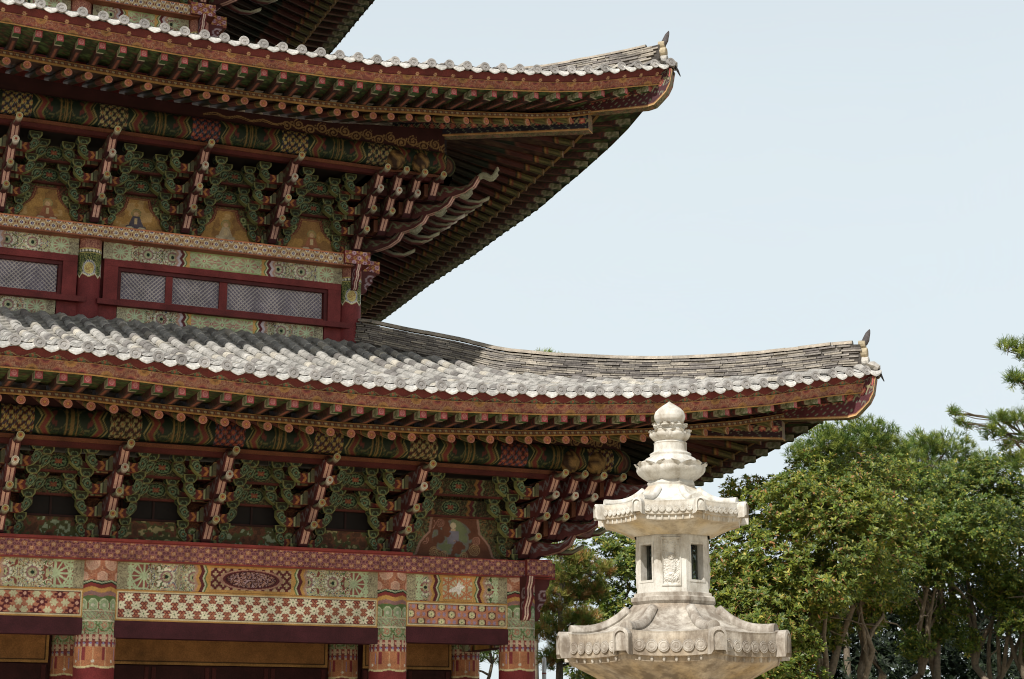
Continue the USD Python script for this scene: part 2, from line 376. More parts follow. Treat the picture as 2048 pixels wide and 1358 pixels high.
def column_low(h, s):
    """h above the scalloped hem, s arc length."""
    c = base(h, lin(128, 26, 30))
    sc = .025 * np.abs(np.sin(s * 7.0))
    hem = h > -sc
    lay(c, hem, lin(190, 118, 68))
    st = np.abs(np.sin(s * 14)) < .12; lay(c, hem & st & (h < .34), lin(206, 160, 112))
    p = np.mod(s / .36, 1)
    lay(c, (np.abs(p - .25) < .09) & (h > .1) & (h < .32), lin(142, 40, 44)); lay(c, (np.hypot((p - .75) * .36, h - .08) < .028), WHITE)
    lay(c, (np.abs(p - .98) < .03) & (h > .1) & (h < .3), LILAC)
    lay(c, (h < .016 - sc) & (h > -.018 - sc), lin(222, 206, 150))
    z = (h > .33) & (h < .54); q = np.mod(s / .115, 1); lv = h - .33
    t = np.where((q[..., None] < .5), lin(200, 180, 150), lin(146, 56, 50))
    lay(c, z, t); lay(c, z & (np.abs(lv - .10 - .03 * np.sign(q - .5)) < .02), MAROON); lay(c, z & (np.hypot((q - .25) * .115, lv - .06) < .022), LILAC); lay(c, z & (np.hypot((q - .75) * .115, lv - .15) < .024), PINK)
    z = (h >= .54) & (h < .98); w = np.mod(s / .235, 1); r = np.hypot((w - .5) * .235, h - .70)
    g = base(h, lin(160, 178, 140)); k = curls(s, h, .05, 3); lay(g, k > .75, lin(176, 120, 96)); lay(g, k < .12, GREEN)
    lay(g, np.abs(r - .10) < .012, GREEN); lay(g, np.abs(r - .04) < .014, lin(180, 130, 100)); lay(g, (np.abs(w - .0) < .06) & (h < .64), OXRED)
    lay(g, (np.abs(h - .78) < .008) | (np.abs(h - .95) < .008), lin(206, 206, 176)); lay(g, (h > .79) & (h < .94) & (tri((s + h) / .08) < .25), lin(140, 120, 110))
    lay(c, z, g)
    z = (h >= .98) & (h < 1.22); w = np.mod(s / .2, 1); r = np.hypot((w - .5) * .2, (h - 1.05) * .8)
    g = base(h, GREEN); lay(g, r < .095, lin(196, 204, 170)); lay(g, r < .08, lin(150, 172, 132)); lay(g, r < .03, lin(200, 200, 180)); lay(g, (np.abs(w) < .1) & (h < 1.1), OXRED)
    lay(c, z, g)
    zz = .045 * tri(s / .36)
    for b, col in ((1.19, MAUVE), (1.26, lin(196, 148, 62)), (1.335, OXRED), (1.40, DKGREEN), (1.425, lin(170, 184, 150)), (1.45, DKGREEN)):
        lay(c, h > b + zz, col)
    z = h > 1.475 + .4 * zz; k = curls(s, h, .09, 6)
    g = base(h, lin(178, 108, 74)); lay(g, k > .7, lin(150, 84, 62)); lay(g, k < .12, lin(204, 150, 116))
    for cx, cy, rr in ((.18, 1.80, .14), (.02, 1.55, .09), (.36, 1.55, .09)):
        d = np.hypot(np.mod(s - cx + .18, .36) - .18, h - cy); lay(g, d < rr, lin(210, 170, 146)); lay(g, (d < rr * .75) & (np.mod(d / .03, 1) < .35), lin(188, 130, 112))
    return lay(c, z, g)
def column_up(h, s):
    """h above the point of the painted shield."""
    c = base(h, lin(112, 30, 32))
    w = np.abs(np.mod(s / .40, 1) - .5) * .40
    lower = np.where(w < .13, w * .55, .07 - (w - .13) * 1.1)
    z = h > lower
    k = curls(s, h, .06, 2); g = base(h, lin(112, 124, 66)); lay(g, k > .6, DKGREEN); lay(g, k < .2, lin(176, 170, 96))
    e = np.sqrt((w / .135) ** 2 + ((h - .19) / .17) ** 2)
    lay(g, e < 1, lin(206, 204, 190)); lay(g, (e < .97) & (e > .74) & (np.mod(np.arctan2(h - .19, w) * 4, 1) < .5), BLUE); lay(g, e < .72, lin(206, 190, 110)); lay(g, (e < .6) & (k > .5), lin(170, 130, 70))
    lay(g, h < lower + .035, lin(206, 204, 190)); lay(g, h < lower + .012, lin(206, 190, 110))
    lay(c, z, g)
    lay(c, h > .52, DKGREEN); x = np.mod(s / .072, 1) - .5
    lay(c, (h > .52) & (np.hypot(x * .072, h - .555) < .027), lin(226, 222, 206)); lay(c, (np.abs(h - .515) < .008) | (np.abs(h - .595) < .008), lin(196, 176, 90))
    k = curls(s, h, .05, 4); lay(c, h > .60, np.where((k > .55)[..., None], lin(176, 122, 96), lin(130, 66, 58)))
    return c
def lattice(u, v):
    c = base(u, lin(104, 98, 116))
    m = (tri((u + v) / .086) < .22) | (tri((u - v) / .086) < .22)
    return lay(c, m, lin(186, 178, 174))
def purlin_paint(bay, off, seed, blue):
    """Girdled sleeves over every bracket set, chevrons, and a patterned panel between two sets."""
    def fn(u, s):
        i = np.floor((u - off) / bay); x = np.abs((u - off) / bay - i - .5) * bay; t = s / .34
        c = base(u, lin(30, 46, 28)); k = curls(u, s, .07, seed); lay(c, k > .66, lin(58, 78, 42)); lay(c, k < .10, lin(112, 88, 44))
        r = np.hypot(x - bay * .36, (s - .38) * .8); lay(c, r < .17, lin(104, 104, 62)); lay(c, r < .155, DKGREEN); lay(c, (r < .115) & (x < bay * .36), lin(104, 40, 32)); lay(c, r < .05, DKGREEN)
        for b in (.90, .98): lay(c, np.abs(x - bay * .5 * b) < .012, lin(136, 110, 50))
        z = x - bay * .19 + .10 * (tri(s / .40) - .5)
        lay(c, z < .20, lin(120, 120, 60)); lay(c, z < .17, lin(126, 46, 34)); lay(c, z < .085, lin(140, 112, 48)); lay(c, z < .055, DKGREEN); lay(c, z < .025, lin(160, 150, 90)); lay(c, z < .0, DKGREEN)
        g = base(u, NAVY if blue else lin(74, 30, 30)); q = np.mod(i, 3)
        a, b, ii, jj = cells(u, s, .15, .085, off + .1)
        lay(g, tri((u + s) / .085) < .16, np.where((q == 1)[..., None], lin(84, 96, 130), lin(120, 56, 40))); lay(g, tri((u - s) / .085) < .16, np.where((q == 0)[..., None], lin(90, 110, 70), lin(84, 96, 120)))
        lay(g, petals(a, b, .050, 8, .7), np.where((q == 2)[..., None], lin(196, 176, 96), np.where((q == 1)[..., None], lin(176, 70, 52), lin(190, 180, 120)))); lay(g, np.hypot(a, b) < .016, lin(196, 120, 50))
        return lay(c, x < bay * .19 - .075, g)
    return fn
def diamond_board(bay, off, L, H, x0, off_end=False):
    def fn(u, v):
        X = u + x0; i = np.floor((X - off) / bay); x = (X - off) / bay - i - .5; x = np.where(X > -2.68, X + 1.5, x * bay) if off_end else x * bay; y = v - H * .55
        c = base(u, lin(52, 52, 34)); k = curls(X, v, .1, 8); lay(c, k > .66, lin(96, 92, 58)); lay(c, k < .12, lin(104, 48, 38))
        z = np.abs(x) - .40 + .05 * tri(v / .16)
        lay(c, np.abs(z) < .03, lin(150, 104, 44)); lay(c, np.abs(z - .07) < .035, MAROON); lay(c, np.abs(z - .13) < .02, lin(120, 130, 90))
        e = np.abs(x) / .22 + np.abs(y) / .15 + .14 * np.cos(4 * np.arctan2(y / .15, x / .22))
        lay(c, e < 1.12, lin(128, 132, 88)); lay(c, e < 1.02, DKGREEN); lay(c, e < .82, lin(100, 130, 92)); lay(c, e < .7, DKGREEN)
        a = np.arctan2(y, x); lay(c, (e < .66) & (np.cos(8 * a) > .1), lin(120, 150, 112)); lay(c, e < .40, lin(140, 64, 46)); lay(c, e < .16, lin(170, 110, 60))
        lay(c, v < .03, lin(100, 40, 32))
        return c
    def dark(u, v):
        X = u + x0; i = np.floor((X - off) / bay); x = ((X - off) / bay - i - .5) * bay
        return lay(fn(u, v), (np.abs(x) > .80) & ((X < -2.2) | (not off_end)), lin(34, 24, 20))  # shadow behind the bracket sets painted on as near-black board
    return dark
def bell_panels(bay, off, x0, H):
    """Upper wall behind the bracket sets: gilt bell-shaped panels with seated figures."""
    def fn(u, v):
        X = u + x0; i = np.floor((X - off) / bay); x = ((X - off) / bay - i - .5) * bay
        c = base(u, lin(66, 56, 38)); k = curls(X, v, .09, 12); lay(c, k > .6, lin(98, 104, 62)); lay(c, k < .2, lin(110, 44, 38)); lay(c, (k > .34) & (k < .42), DKGREEN)
        ax = np.abs(x); t = np.clip(v / .72, 0, 1)
        w = np.interp(v, [0, .04, .10, .24, .34, .42, .52, .66, .74], [.78, .66, .52, .46, .43, .32, .24, .20, .185])
        for r_ in (.19, .30, .44, .56):
            d = np.hypot(ax - np.interp(r_, [0, .24, .42, .74], [.66, .54, .42, .30]), v - r_); lay(c, d < .07, lin(96, 110, 66)); lay(c, np.abs(d - .045) < .009, lin(150, 160, 110)); lay(c, d < .02, lin(40, 56, 36))
        top = .72
        ins = (ax < w) & (v < top)
        lay(c, (ax < w + .06) & (v < top + .05), lin(112, 40, 34)); lay(c, (ax < w + .035) & (v < top + .03), lin(148, 118, 70)); lay(c, (ax < w + .024) & (v < top + .02), lin(112, 40, 34))
        g = base(u, lin(168, 128, 58)); n = fbm(np.stack([X * 5, v * 5, X * 0], -1), 3, 4); lay(g, n > .58, lin(142, 104, 52)); lay(g, n < .33, lin(184, 150, 92))
        m = np.mod(i, 3)
        y = v - .03
        body = lin(84, 80, 96); body2 = lin(150, 92, 60); body3 = lin(176, 160, 130)
        bc = np.where((m == 0)[..., None], body, np.where((m == 1)[..., None], body3, body2))
        xx = x - .03 * (m - 1)
        halo = np.hypot(xx, y - .40); lay(g, (halo < .10), lin(118, 128, 84)); lay(g, halo < .088, lin(160, 136, 80))
        lay(g, (np.abs(xx) < .07 + (.34 - y) * .42) & (y > .12) & (y < .34), bc)
        legs = (xx / .21) ** 2 + ((y - .11) / .06) ** 2; lay(g, legs < 1, bc); lay(g, ((np.abs(xx) - .12) / .08) ** 2 + ((y - .08) / .04) ** 2 < 1, lin(200, 190, 160))
        lay(g, np.hypot(xx, y - .385) < .048, lin(196, 160, 120)); lay(g, (np.abs(xx) < .03) & (y > .18) & (y < .30), lin(190, 170, 130))
        return lay(c, ins, g)
    return fn
def low_wall(bay, off, x0):
    """Lower wall behind the bracket sets: flower pictures in pale scalloped frames under the dark windows; a large picture in the end bay."""
    def fn(u, v):
        X = u + x0; endbay = X > -2.68
        i = np.floor((X - off) / bay); x = ((X - off) / bay - i - .5) * bay
        c = base(u, lin(92, 50, 34)); k = curls(X, v, .09, 14); lay(c, k > .7, lin(128, 76, 44)); lay(c, k < .14, lin(70, 40, 30))
        ax = np.abs(x); w = .62 - .10 * np.clip(v / .4, 0, 1) + .05 * np.cos(v * 15)
        for j, r_ in enumerate((.1, .28)):
            d = np.hypot(ax - .74, v - r_); lay(c, d < .085, lin(110, 130, 90)); lay(c, np.abs(d - .05) < .012, lin(170, 186, 140)); lay(c, d < .03, GREEN)
        lay(c, (ax < w + .06) & (v < .46), lin(168, 138, 122)); lay(c, (ax < w) & (v < .46), lin(112, 66, 42))
        n = fbm(np.stack([X * 9, v * 9, X * 0 + 2], -1), 3, 6); n2 = noise(np.stack([X * 20, v * 20, X * 0], -1), 8)
        ins = (ax < w - .02) & (v < .44)
        fl = np.where((np.mod(i, 2) == 0)[..., None], lin(170, 160, 110), lin(150, 168, 140))
        lay(c, ins & (n > .5), lin(84, 88, 50)); lay(c, ins & (n > .56) & (n2 > .55), fl); lay(c, ins & (n < .36), lin(86, 56, 38))
        # end bay
        xe = X + 1.34; w = np.interp(v, [0, .08, .3, .42, .52, .8], [.93, .78, .70, .60, .50, .46]); e = base(u, lin(74, 66, 44)); k = curls(X, v, .1, 17); lay(e, k > .62, lin(112, 120, 80)); lay(e, k < .15, lin(150, 96, 44))
        lay(e, (np.abs(xe) < w + .05) & (v < .86), lin(168, 128, 112)); lay(e, (np.abs(xe) < w) & (v < .81), lin(116, 68, 46))
        q = fbm(np.stack([X * 4, v * 4, X * 0 + 9], -1), 4, 3); ins = (np.abs(xe) < w - .03) & (v < .79)
        lay(e, ins & (q > .47) & (np.hypot(xe + .05, (v - .42) * 1.2) < .42), lin(124, 126, 120)); lay(e, ins & (q > .55) & (np.hypot(xe + .1, v - .4) < .4), lin(120, 132, 96))
        lay(e, ins & (np.hypot(xe + .03, v - .66) < .06), lin(206, 190, 160)); lay(e, ins & (np.abs(xe + .03) < .05) & (v > .36) & (v < .6), lin(196, 168, 140)); lay(e, ins & (np.abs(xe + .03) < .12) & (v > .3) & (v < .56) & (q > .45), lin(132, 130, 150))
        for cx, cy, rr in ((-.52, .68, .12), (-.30, .70, .09), (-.62, .36, .08), (-.42, .12, .11), (-.22, .08, .09), (.42, .2, .12), (.46, .38, .09), (.2, .07, .08)):
            d = np.hypot(xe - cx, v - cy); lay(e, ins & (d < rr) & (np.mod(d / .034, 1) < .42), lin(196, 160, 108) if cy < .3 else lin(186, 130, 112))
        lay(c, endbay, e)
        return c
    return fn
# ------------------------------------------------------------------ the temple hall
HALL = xform('/World', 'temple_hall', label='tiered Korean temple hall with curved grey tile roofs and painted eaves brackets', cat='temple')
UPZ = [(-7.9, 14.13), (-6.5, 14.085), (-5., 14.04), (-3.3, 14.04), (-2.2, 14.06), (-1, 14.10), (0, 14.20), (1.0, 14.28), (1.84, 14.37), (2.5, 14.445), (3.27, 14.57), (3.95, 14.74), (4.63, 14.89), (5.01, 14.975)]
LEVELS = [
    dict(n=0, c=(0., 0.), xl=-13.6, mid=-10.93, zd=[(-10.3, 7.46), (-9.3, 7.45), (-8.2, 7.39), (-6.7, 7.335), (-4.9, 7.305), (-3.5, 7.32), (-2.5, 7.365), (-1.5, 7.41), (-.15, 7.51), (.8, 7.60), (1.5, 7.70), (2.1, 7.79), (2.8, 7.89), (3.45, 8.02), (4.06, 8.15), (4.73, 8.26), (5.1, 8.325)],
         hip=[(5.15, 8.49), (4.77, 8.56), (4.1, 8.51), (3.4, 8.48), (2.7, 8.50), (2.0, 8.55), (1.26, 8.66), (.5, 8.80), (-.26, 8.98), (-1.04, 9.32), (-1.85, 9.62), (-2.49, 9.88)], wall=2.45, zb=5.13, zt=6.60, zp=7.0, h=.355, depth=17.),
    dict(n=1, c=(-2.68, 2.68), xl=-11.3, mid=-8.25, zd=UPZ,
         hip=[(5.1, 15.17), (4.9, 15.13), (4.45, 15.07), (4, 15.04), (3.5, 15.0), (3, 14.99), (2, 15.06), (1, 15.28), (0, 15.6), (-1.2, 16.06), (-2.6, 16.6)], wall=2.55, zb=11.74, zt=13.17, zp=13.57, h=.328, depth=16.),
    dict(n=2, c=(-5.52, 5.52), xl=-8.6, mid=-8.25, zd=[(x, z + 6.27) for x, z in UPZ],
         hip=[(5.1, 21.44), (4, 21.3), (2, 21.3), (0, 21.9), (-2.6, 22.9)], wall=2.55, zb=18.0, zt=19.43, zp=19.84, h=.328, depth=13.)]
def zd(L, x):
    p = np.array(L['zd']); z = np.interp(x, p[:, 0], p[:, 1])
    return z - np.clip(-3.3 - np.asarray(x, float), 0, 20) * .042 if L.get('side') else z
def zh(L, d): p = np.array(L['hip'])[::-1]; return np.interp(d, p[:, 0], p[:, 1])
def ye(L, x):
    if L.get('side'): return np.full(np.shape(x), -5.15) + 0. * np.asarray(x, float)
    return -(4.85 + .30 * np.clip((np.asarray(x, float) - L['mid']) / (5.15 - L['mid']), 0, 1) ** 2.5)
def surf(L, x, y):
    x, y = np.asarray(x, float), np.asarray(y, float)
    y1 = np.where(x < -L['wall'], L['wall'], -x); z1 = zh(L, np.maximum(x, -L['wall'])); y0 = ye(L, x); z0 = zd(L, x) + .12
    t = np.clip((y - y0) / np.maximum(y1 - y0, .05), -.1, 1)
    return z0 + (z1 - z0) * (t - .42 * t * (1 - t) * np.clip((y1 - y0) / 7, 0, 1))
def place(L, mir):
    cx, cy = L['c']
    def xf(V, F=None):
        V = np.asarray(V, float); o = V.copy()
        if mir: o[..., 0], o[..., 1] = cx - V[..., 1], cy - V[..., 0]
        else: o[..., 0], o[..., 1] = cx + V[..., 0], cy + V[..., 1]
        return (o, (F[:, ::-1] if mir else F)) if F is not None else o
    return xf
def sweep(L, xs, prof, fn, sub=.02, flip=False, cut=True):
    """Strip along the eave through the profile points (dy from the drip line, dz from the drip tip)."""
    mb = MB(); v0 = 0
    for (a, b), (c, d) in zip(prof[:-1], prof[1:]):
        ln = math.hypot(c - a, d - b); k = max(2, int(ln / sub) + 1); t = np.linspace(0, 1, k)
        dy, dz = a + (c - a) * t, b + (d - b) * t
        X = np.repeat(xs[:, None], k, 1); Y = ye(L, X) + dy; Z = zd(L, X) + dz
        if cut: X = np.minimum(X, -Y - .02)
        P = np.stack([X, Y, Z], -1); vv = v0 + np.repeat(t[None] * ln, len(xs), 0)
        mb.grid(P, fn(np.repeat(xs[:, None], k, 1), vv) if callable(fn) else fn, flip); v0 += ln
    return mb
def fan(L, x, y):
    if x < -.3: return np.array([0., 1.]), 9.
    d = np.array([-.3 - x, .3 - y]); n = np.linalg.norm(d); return d / n, n
STEP = .3665
def eave_structure(L, mir, x0, x1, mats=True):
    xf = place(L, mir); TONE[0] = .68 if not mir else .42  # right-hand eaves toned darker, their deeper shade painted into the colours
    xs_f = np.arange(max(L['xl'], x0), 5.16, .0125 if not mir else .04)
    # boards
    tone = lin(160, 106, 78) if L['n'] == 0 else lin(158, 84, 50)
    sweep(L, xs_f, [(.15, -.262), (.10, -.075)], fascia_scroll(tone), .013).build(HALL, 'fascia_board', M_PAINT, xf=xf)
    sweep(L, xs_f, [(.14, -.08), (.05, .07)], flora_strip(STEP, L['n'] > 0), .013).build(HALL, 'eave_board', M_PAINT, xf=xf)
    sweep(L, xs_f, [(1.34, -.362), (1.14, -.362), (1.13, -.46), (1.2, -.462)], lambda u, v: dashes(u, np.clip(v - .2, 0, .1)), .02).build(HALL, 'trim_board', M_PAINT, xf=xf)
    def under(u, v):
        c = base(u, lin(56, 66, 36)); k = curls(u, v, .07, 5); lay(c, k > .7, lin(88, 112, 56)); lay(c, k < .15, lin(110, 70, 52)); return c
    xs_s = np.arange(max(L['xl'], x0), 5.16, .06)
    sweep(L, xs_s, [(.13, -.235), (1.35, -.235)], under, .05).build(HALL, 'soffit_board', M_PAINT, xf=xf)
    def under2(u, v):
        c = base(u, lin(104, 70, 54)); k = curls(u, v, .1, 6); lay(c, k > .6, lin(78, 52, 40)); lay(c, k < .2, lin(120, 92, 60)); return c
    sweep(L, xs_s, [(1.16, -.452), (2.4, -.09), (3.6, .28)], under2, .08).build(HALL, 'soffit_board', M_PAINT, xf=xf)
    # round rafters
    off = -10.237 if L['n'] == 0 else -7.192 + 2.68
    th = np.linspace(0, 2 * np.pi, 11)
    def spread(o, s, lim):
        while o > max(x0, L['xl'] + .1) + s: o -= s
        out = []
        while o < lim: out.append(o); o += s + .032 * max(0., o + .8)
        return out
    for x in spread(off, .3665 if not mir else .41, 3.62):
        y = float(ye(L, x)) + 1.22; z = float(zd(L, x)) - .53; d, n = fan(L, x, y)
        ln = min(2.45, n - .35); T = np.array([0, .02, .06, .10, .30, .33, .38, .42, .46, .9, 1.0, 1.06, ln]); T = T[T <= ln]
        pal = {0: CREAM, .02: lin(150, 112, 60), .06: lin(110, 100, 58), .10: lin(70, 74, 42), .30: lin(96, 84, 46), .33: lin(150, 60, 44), .38: GOLD, .42: DKGREEN, .46: lin(96, 38, 32), .9: lin(92, 38, 34), 1.0: lin(120, 70, 50), 1.06: DKGREEN}
        cs = np.array([pal.get(float(t), lin(84, 44, 36)) for t in T])
        u = np.array([-d[1], d[0], 0]); w = np.array([0, 0, 1.])
        ctr = np.array([x, y, z]) + T[:, None] * np.array([d[0], d[1], .30])
        P = ctr[:, None] + .075 * (np.cos(th)[None, :, None] * u + np.sin(th)[None, :, None] * w)
        mb = MB(); C = np.repeat(cs[:, None], 11, 1); C[3:5, ::2] = lin(134, 128, 70); C[8:10, 1::3] = lin(120, 66, 50)
        mb.grid(P, C)
        R = np.array([0, .018, .024, .045, .05, .064, .068, .075]); cc = np.array([GOLD, GOLD, RED, lin(196, 132, 106), RED, lin(206, 150, 124), lin(190, 110, 92), lin(180, 120, 98)])
        P = ctr[0] - .002 * np.array([d[0], d[1], 0]) + R[:, None, None] * (np.cos(th)[None, :, None] * u + np.sin(th)[None, :, None] * w)
        C = np.repeat(cc[:, None], 11, 1); C[3, ::2] = lin(190, 130, 70); mb.grid(P, C, True)
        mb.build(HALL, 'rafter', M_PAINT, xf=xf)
    # square flying rafters
    def side(u, v):
        c = base(u, lin(70, 40, 36)); k = curls(u, v, .05, 3); lay(c, k > .6, lin(96, 60, 48)); lay(c, k < .2, DKGREEN)
        h = u + .05 * np.abs(v - .065) / .065
        lay(c, h < .44, lin(108, 40, 42)); lay(c, h < .40, lin(70, 60, 60)); lay(c, h < .36, lin(120, 50, 50)); lay(c, h < .30, lin(190, 186, 160)); lay(c, (h < .26) & (k > .55), lin(140, 150, 110)); lay(c, (h > .16) & (h < .19), lin(120, 120, 90)); return c
    def bot(u, v):
        c = base(u, lin(62, 40, 34)); lay(c, (u > .4) & (u < .86) & (np.abs(v - .06) < .034), lin(140, 78, 56)); lay(c, u < .24, lin(196, 190, 160)); lay(c, u < .20, lin(62, 92, 48)); return c
    def tip(u, v):
        c = base(u, ROSE); r = np.hypot(u - .06, v - .065); a = np.arctan2(v - .065, u - .06)
        lay(c, (np.abs(r - .036) < .008), lin(214, 140, 140)); lay(c, (r < .025) & (np.cos(6 * a) > 0), lin(206, 120, 124)); return c
    offb = -10.503 if L['n'] == 0 else -7.858 + 2.68
    stepb = .372
    for x in spread(offb, stepb if not mir else .41, 4.72):
        y = float(ye(L, x)) + .25; z = float(zd(L, x)) - .365; d, n = fan(L, x, y)
        if x > -.3: d = d * .75 + np.array([0, 1.]) * .25; d /= np.linalg.norm(d)
        ln = min(1.25, (-x - y) / max(1e-6, d[1] + d[0]) - .05) if d[0] + d[1] > .05 else 1.25
        ln = max(ln, .3); dz = .01
        t = np.array([d[0], d[1], dz]); s = np.array([-d[1], d[0], 0.]) * -1; o = np.array([x, y, z])
        a, b = o - s * .06, o + s * .06; up = np.array([0, 0, .13])
        mb = MB(); r_ = .022 if not mir else .04
        mb.panel(a, b - a, up, tip, .012); mb.panel(a + t * ln, -t * ln, up, lambda u, v, ln=ln: side(ln - u, v), r_); mb.panel(b, t * ln, up, side, r_)
        mb.panel(a + t * ln, b - a, -t * ln, lambda u, v, ln=ln: bot(ln - v, u), r_)
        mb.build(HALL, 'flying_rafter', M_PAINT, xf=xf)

def tile_roof(L, mir, detail):
    TONE[0] = 1.0; xf = place(L, mir); off = (-10.562 if L['n'] == 0 else -10.505 + 2.68)
    cols = [off + k * STEP for k in range(-60, 60)]; cols = [x for x in cols if x > L['xl'] and x < 5.02]
    # trough tiles: one corrugated stepped sheet
    mb = MB(); rows = np.arange(0, 34)
    for x in cols:
        xx = np.linspace(x, x + STEP, 5) if x + STEP < 5.1 else np.linspace(x, 5.1, 5)
        ys = []; zs = []
        y1 = np.where(xx < -L['wall'], L['wall'], -xx)
        n = max(2, int((float(y1.max()) - float(ye(L, x))) / .33))
        t = np.repeat(np.linspace(0, 1, n + 1), 2)[1:-1]; st = np.tile([.035, 0.], n)
        Y = ye(L, xx)[None] + .05 + t[:, None] * (y1 - ye(L, xx) - .05)[None]; X = np.repeat(xx[None], len(t), 0)
        Z = surf(L, X, Y) + st[:, None] + np.array([.03, -.025, -.045, -.025, .03])[None]
        tone = lin(150, 146, 138) * (.7 + .5 * noise(np.stack([X * 1.3, Y * 3.1, Z * 0], -1), 3))[..., None]
        mb.grid(np.stack([X, Y, Z], -1), tone)
    roof = mb.build(HALL, 'tile_roof', M_TILE, xf=xf, label=('lower' if L['n'] == 0 else 'middle' if L['n'] == 1 else 'top') + (' front' if not mir else ' right hand') + ' roof slope of grey tiles')
    th = np.linspace(0, np.pi, 8); rest = MB(); mine = []
    rg = np.random.default_rng(11 + L['n'])
    def tone():
        q = rg.random(); g = rg.uniform(.80, 1.10)
        return (lin(166, 160, 148) if q < .09 else lin(120, 116, 112) if q < .30 else lin(156, 153, 147)) * g
    for x in cols:
        y1 = L['wall'] if x < -L['wall'] else -x; y0 = float(ye(L, x)) - .02; n = max(1, int((y1 - y0 - .12) / .33))
        for j in range(n):
            ya = y0 + j * .33; yb = ya + .355; c = tone()
            za, zb_ = float(surf(L, x, ya)), float(surf(L, x, yb)); jx = rg.normal(0, .006); jz = rg.normal(0, .005)
            m = MB(); ra, rb = .096, .086
            A = np.stack([x + jx + ra * np.cos(th), np.full(8, ya), za + jz + .015 + ra * np.sin(th) * 1.02], -1); B = np.stack([x + jx + rb * np.cos(th), np.full(8, yb), zb_ + jz + .01 + rb * np.sin(th)], -1)
            Q = np.stack([x + jx + (ra - .02) * np.cos(th), np.full(8, ya), za + jz + .01 + (ra - .02) * np.sin(th)], -1)
            m.grid(np.stack([Q, A, B]), c, True)
            mine.append((j, -x, m))
    mine.sort(key=lambda q: (q[0], q[1]))
    for i, (j, x, m) in enumerate(mine):
        if detail and i < 300 + 0 and -x > -10.8: m.build(roof, 'cover_tile', M_TILE, xf=xf)
        else: rest.add(*m.arrays())
    if rest.n: rest.build(roof, 'cover_tiles', M_TILE, xf=xf, kind='stuff')
    # eave discs and drip tiles
    th2 = np.linspace(0, 2 * np.pi, 15)
    drips = MB()
    for x in cols:
        y0 = float(ye(L, x)) - .035; g = rg.uniform(.8, 1.1); cc = lin(146, 143, 140) * g
        R = np.array([0, .025, .03, .05, .055, .074, .078, .092, .092]); dz = np.array([-.012, -.012, -.002, -.002, -.01, -.01, -.012, -.012, .05])
        zc = float(surf(L, x, y0)) + .035
        P = np.stack([x + R[:, None] * np.cos(th2)[None], np.repeat((y0 + dz)[:, None], 15, 1) + .12 * R[:, None] * np.sin(th2)[None], zc + R[:, None] * np.sin(th2)[None]], -1)
        C = cc * np.array([.95, .95, 1.0, 1.0, .9, .9, 1.04, 1.04, 1.])[:, None, None]
        m = MB().grid(P, np.broadcast_to(C, P.shape), True)
        if detail: m.build(roof, 'eave_disc_tile', M_TILE, xf=xf)
        else: drips.add(*m.arrays())
        xm = x + STEP / 2
        if xm > 5.08: continue
        o = np.array([(-.150, .150), (-.150, .108), (-.128, .070), (-.085, .035), (-.04, .014), (0, 0), (.04, .014), (.085, .035), (.128, .070), (.150, .108), (.150, .150)]); inner = np.array([(.98 * a, .150 - .062 * (1 - (a / .150) ** 2)) for a in o[:, 0]]); inner[:, 1] = .150 - .034 * (1 - (o[:, 0] / .150) ** 2)
        y0 = float(ye(L, xm)) - .065; z0 = float(zd(L, xm)); g = rg.uniform(.92, 1.1); cc = lin(178, 176, 171) * g
        S = np.linspace(0, 1, 4)
        Q = o[None] * (1 - S)[:, None, None] + inner[None] * S[:, None, None]
        rel = np.array([0, .010, .006, 0])
        fr = np.stack([xm + Q[..., 0], y0 - rel[:, None] + .35 * (Q[..., 1] - .0), z0 + Q[..., 1]], -1); bk = fr + np.array([0, .025, 0])
        m = MB(); m.grid(fr, cc * np.array([.92, 1.06, .9, 1.05])[:, None, None] * np.ones((1, 11, 1)), False)
        m.grid(np.stack([fr[0], bk[0]]), cc * .8, True); m.grid(np.stack([fr[-1], bk[-1]]), cc * .9, False); m.grid(bk, cc * .7, True)
        # the trough tile behind it
        a = np.linspace(-1, 1, 7); tr = np.stack([xm + .150 * a, np.full(7, y0 + .05), z0 + .185 - .055 * (1 - a ** 2)], -1); tr2 = np.stack([xm + .145 * a, np.full(7, y0 + .40), np.interp(a, [-1, 0, 1], [1, 0, 1]) * .06 + float(surf(L, xm, y0 + .4)) - .015], -1)
        m.grid(np.stack([tr, tr2]), cc * .85, True)
        if detail: m.build(roof, 'drip_tile', M_TILE, xf=xf)
        else: drips.add(*m.arrays())
    if drips.n: drips.build(roof, 'eave_tiles', M_TILE, xf=xf, kind='stuff')
    return roof

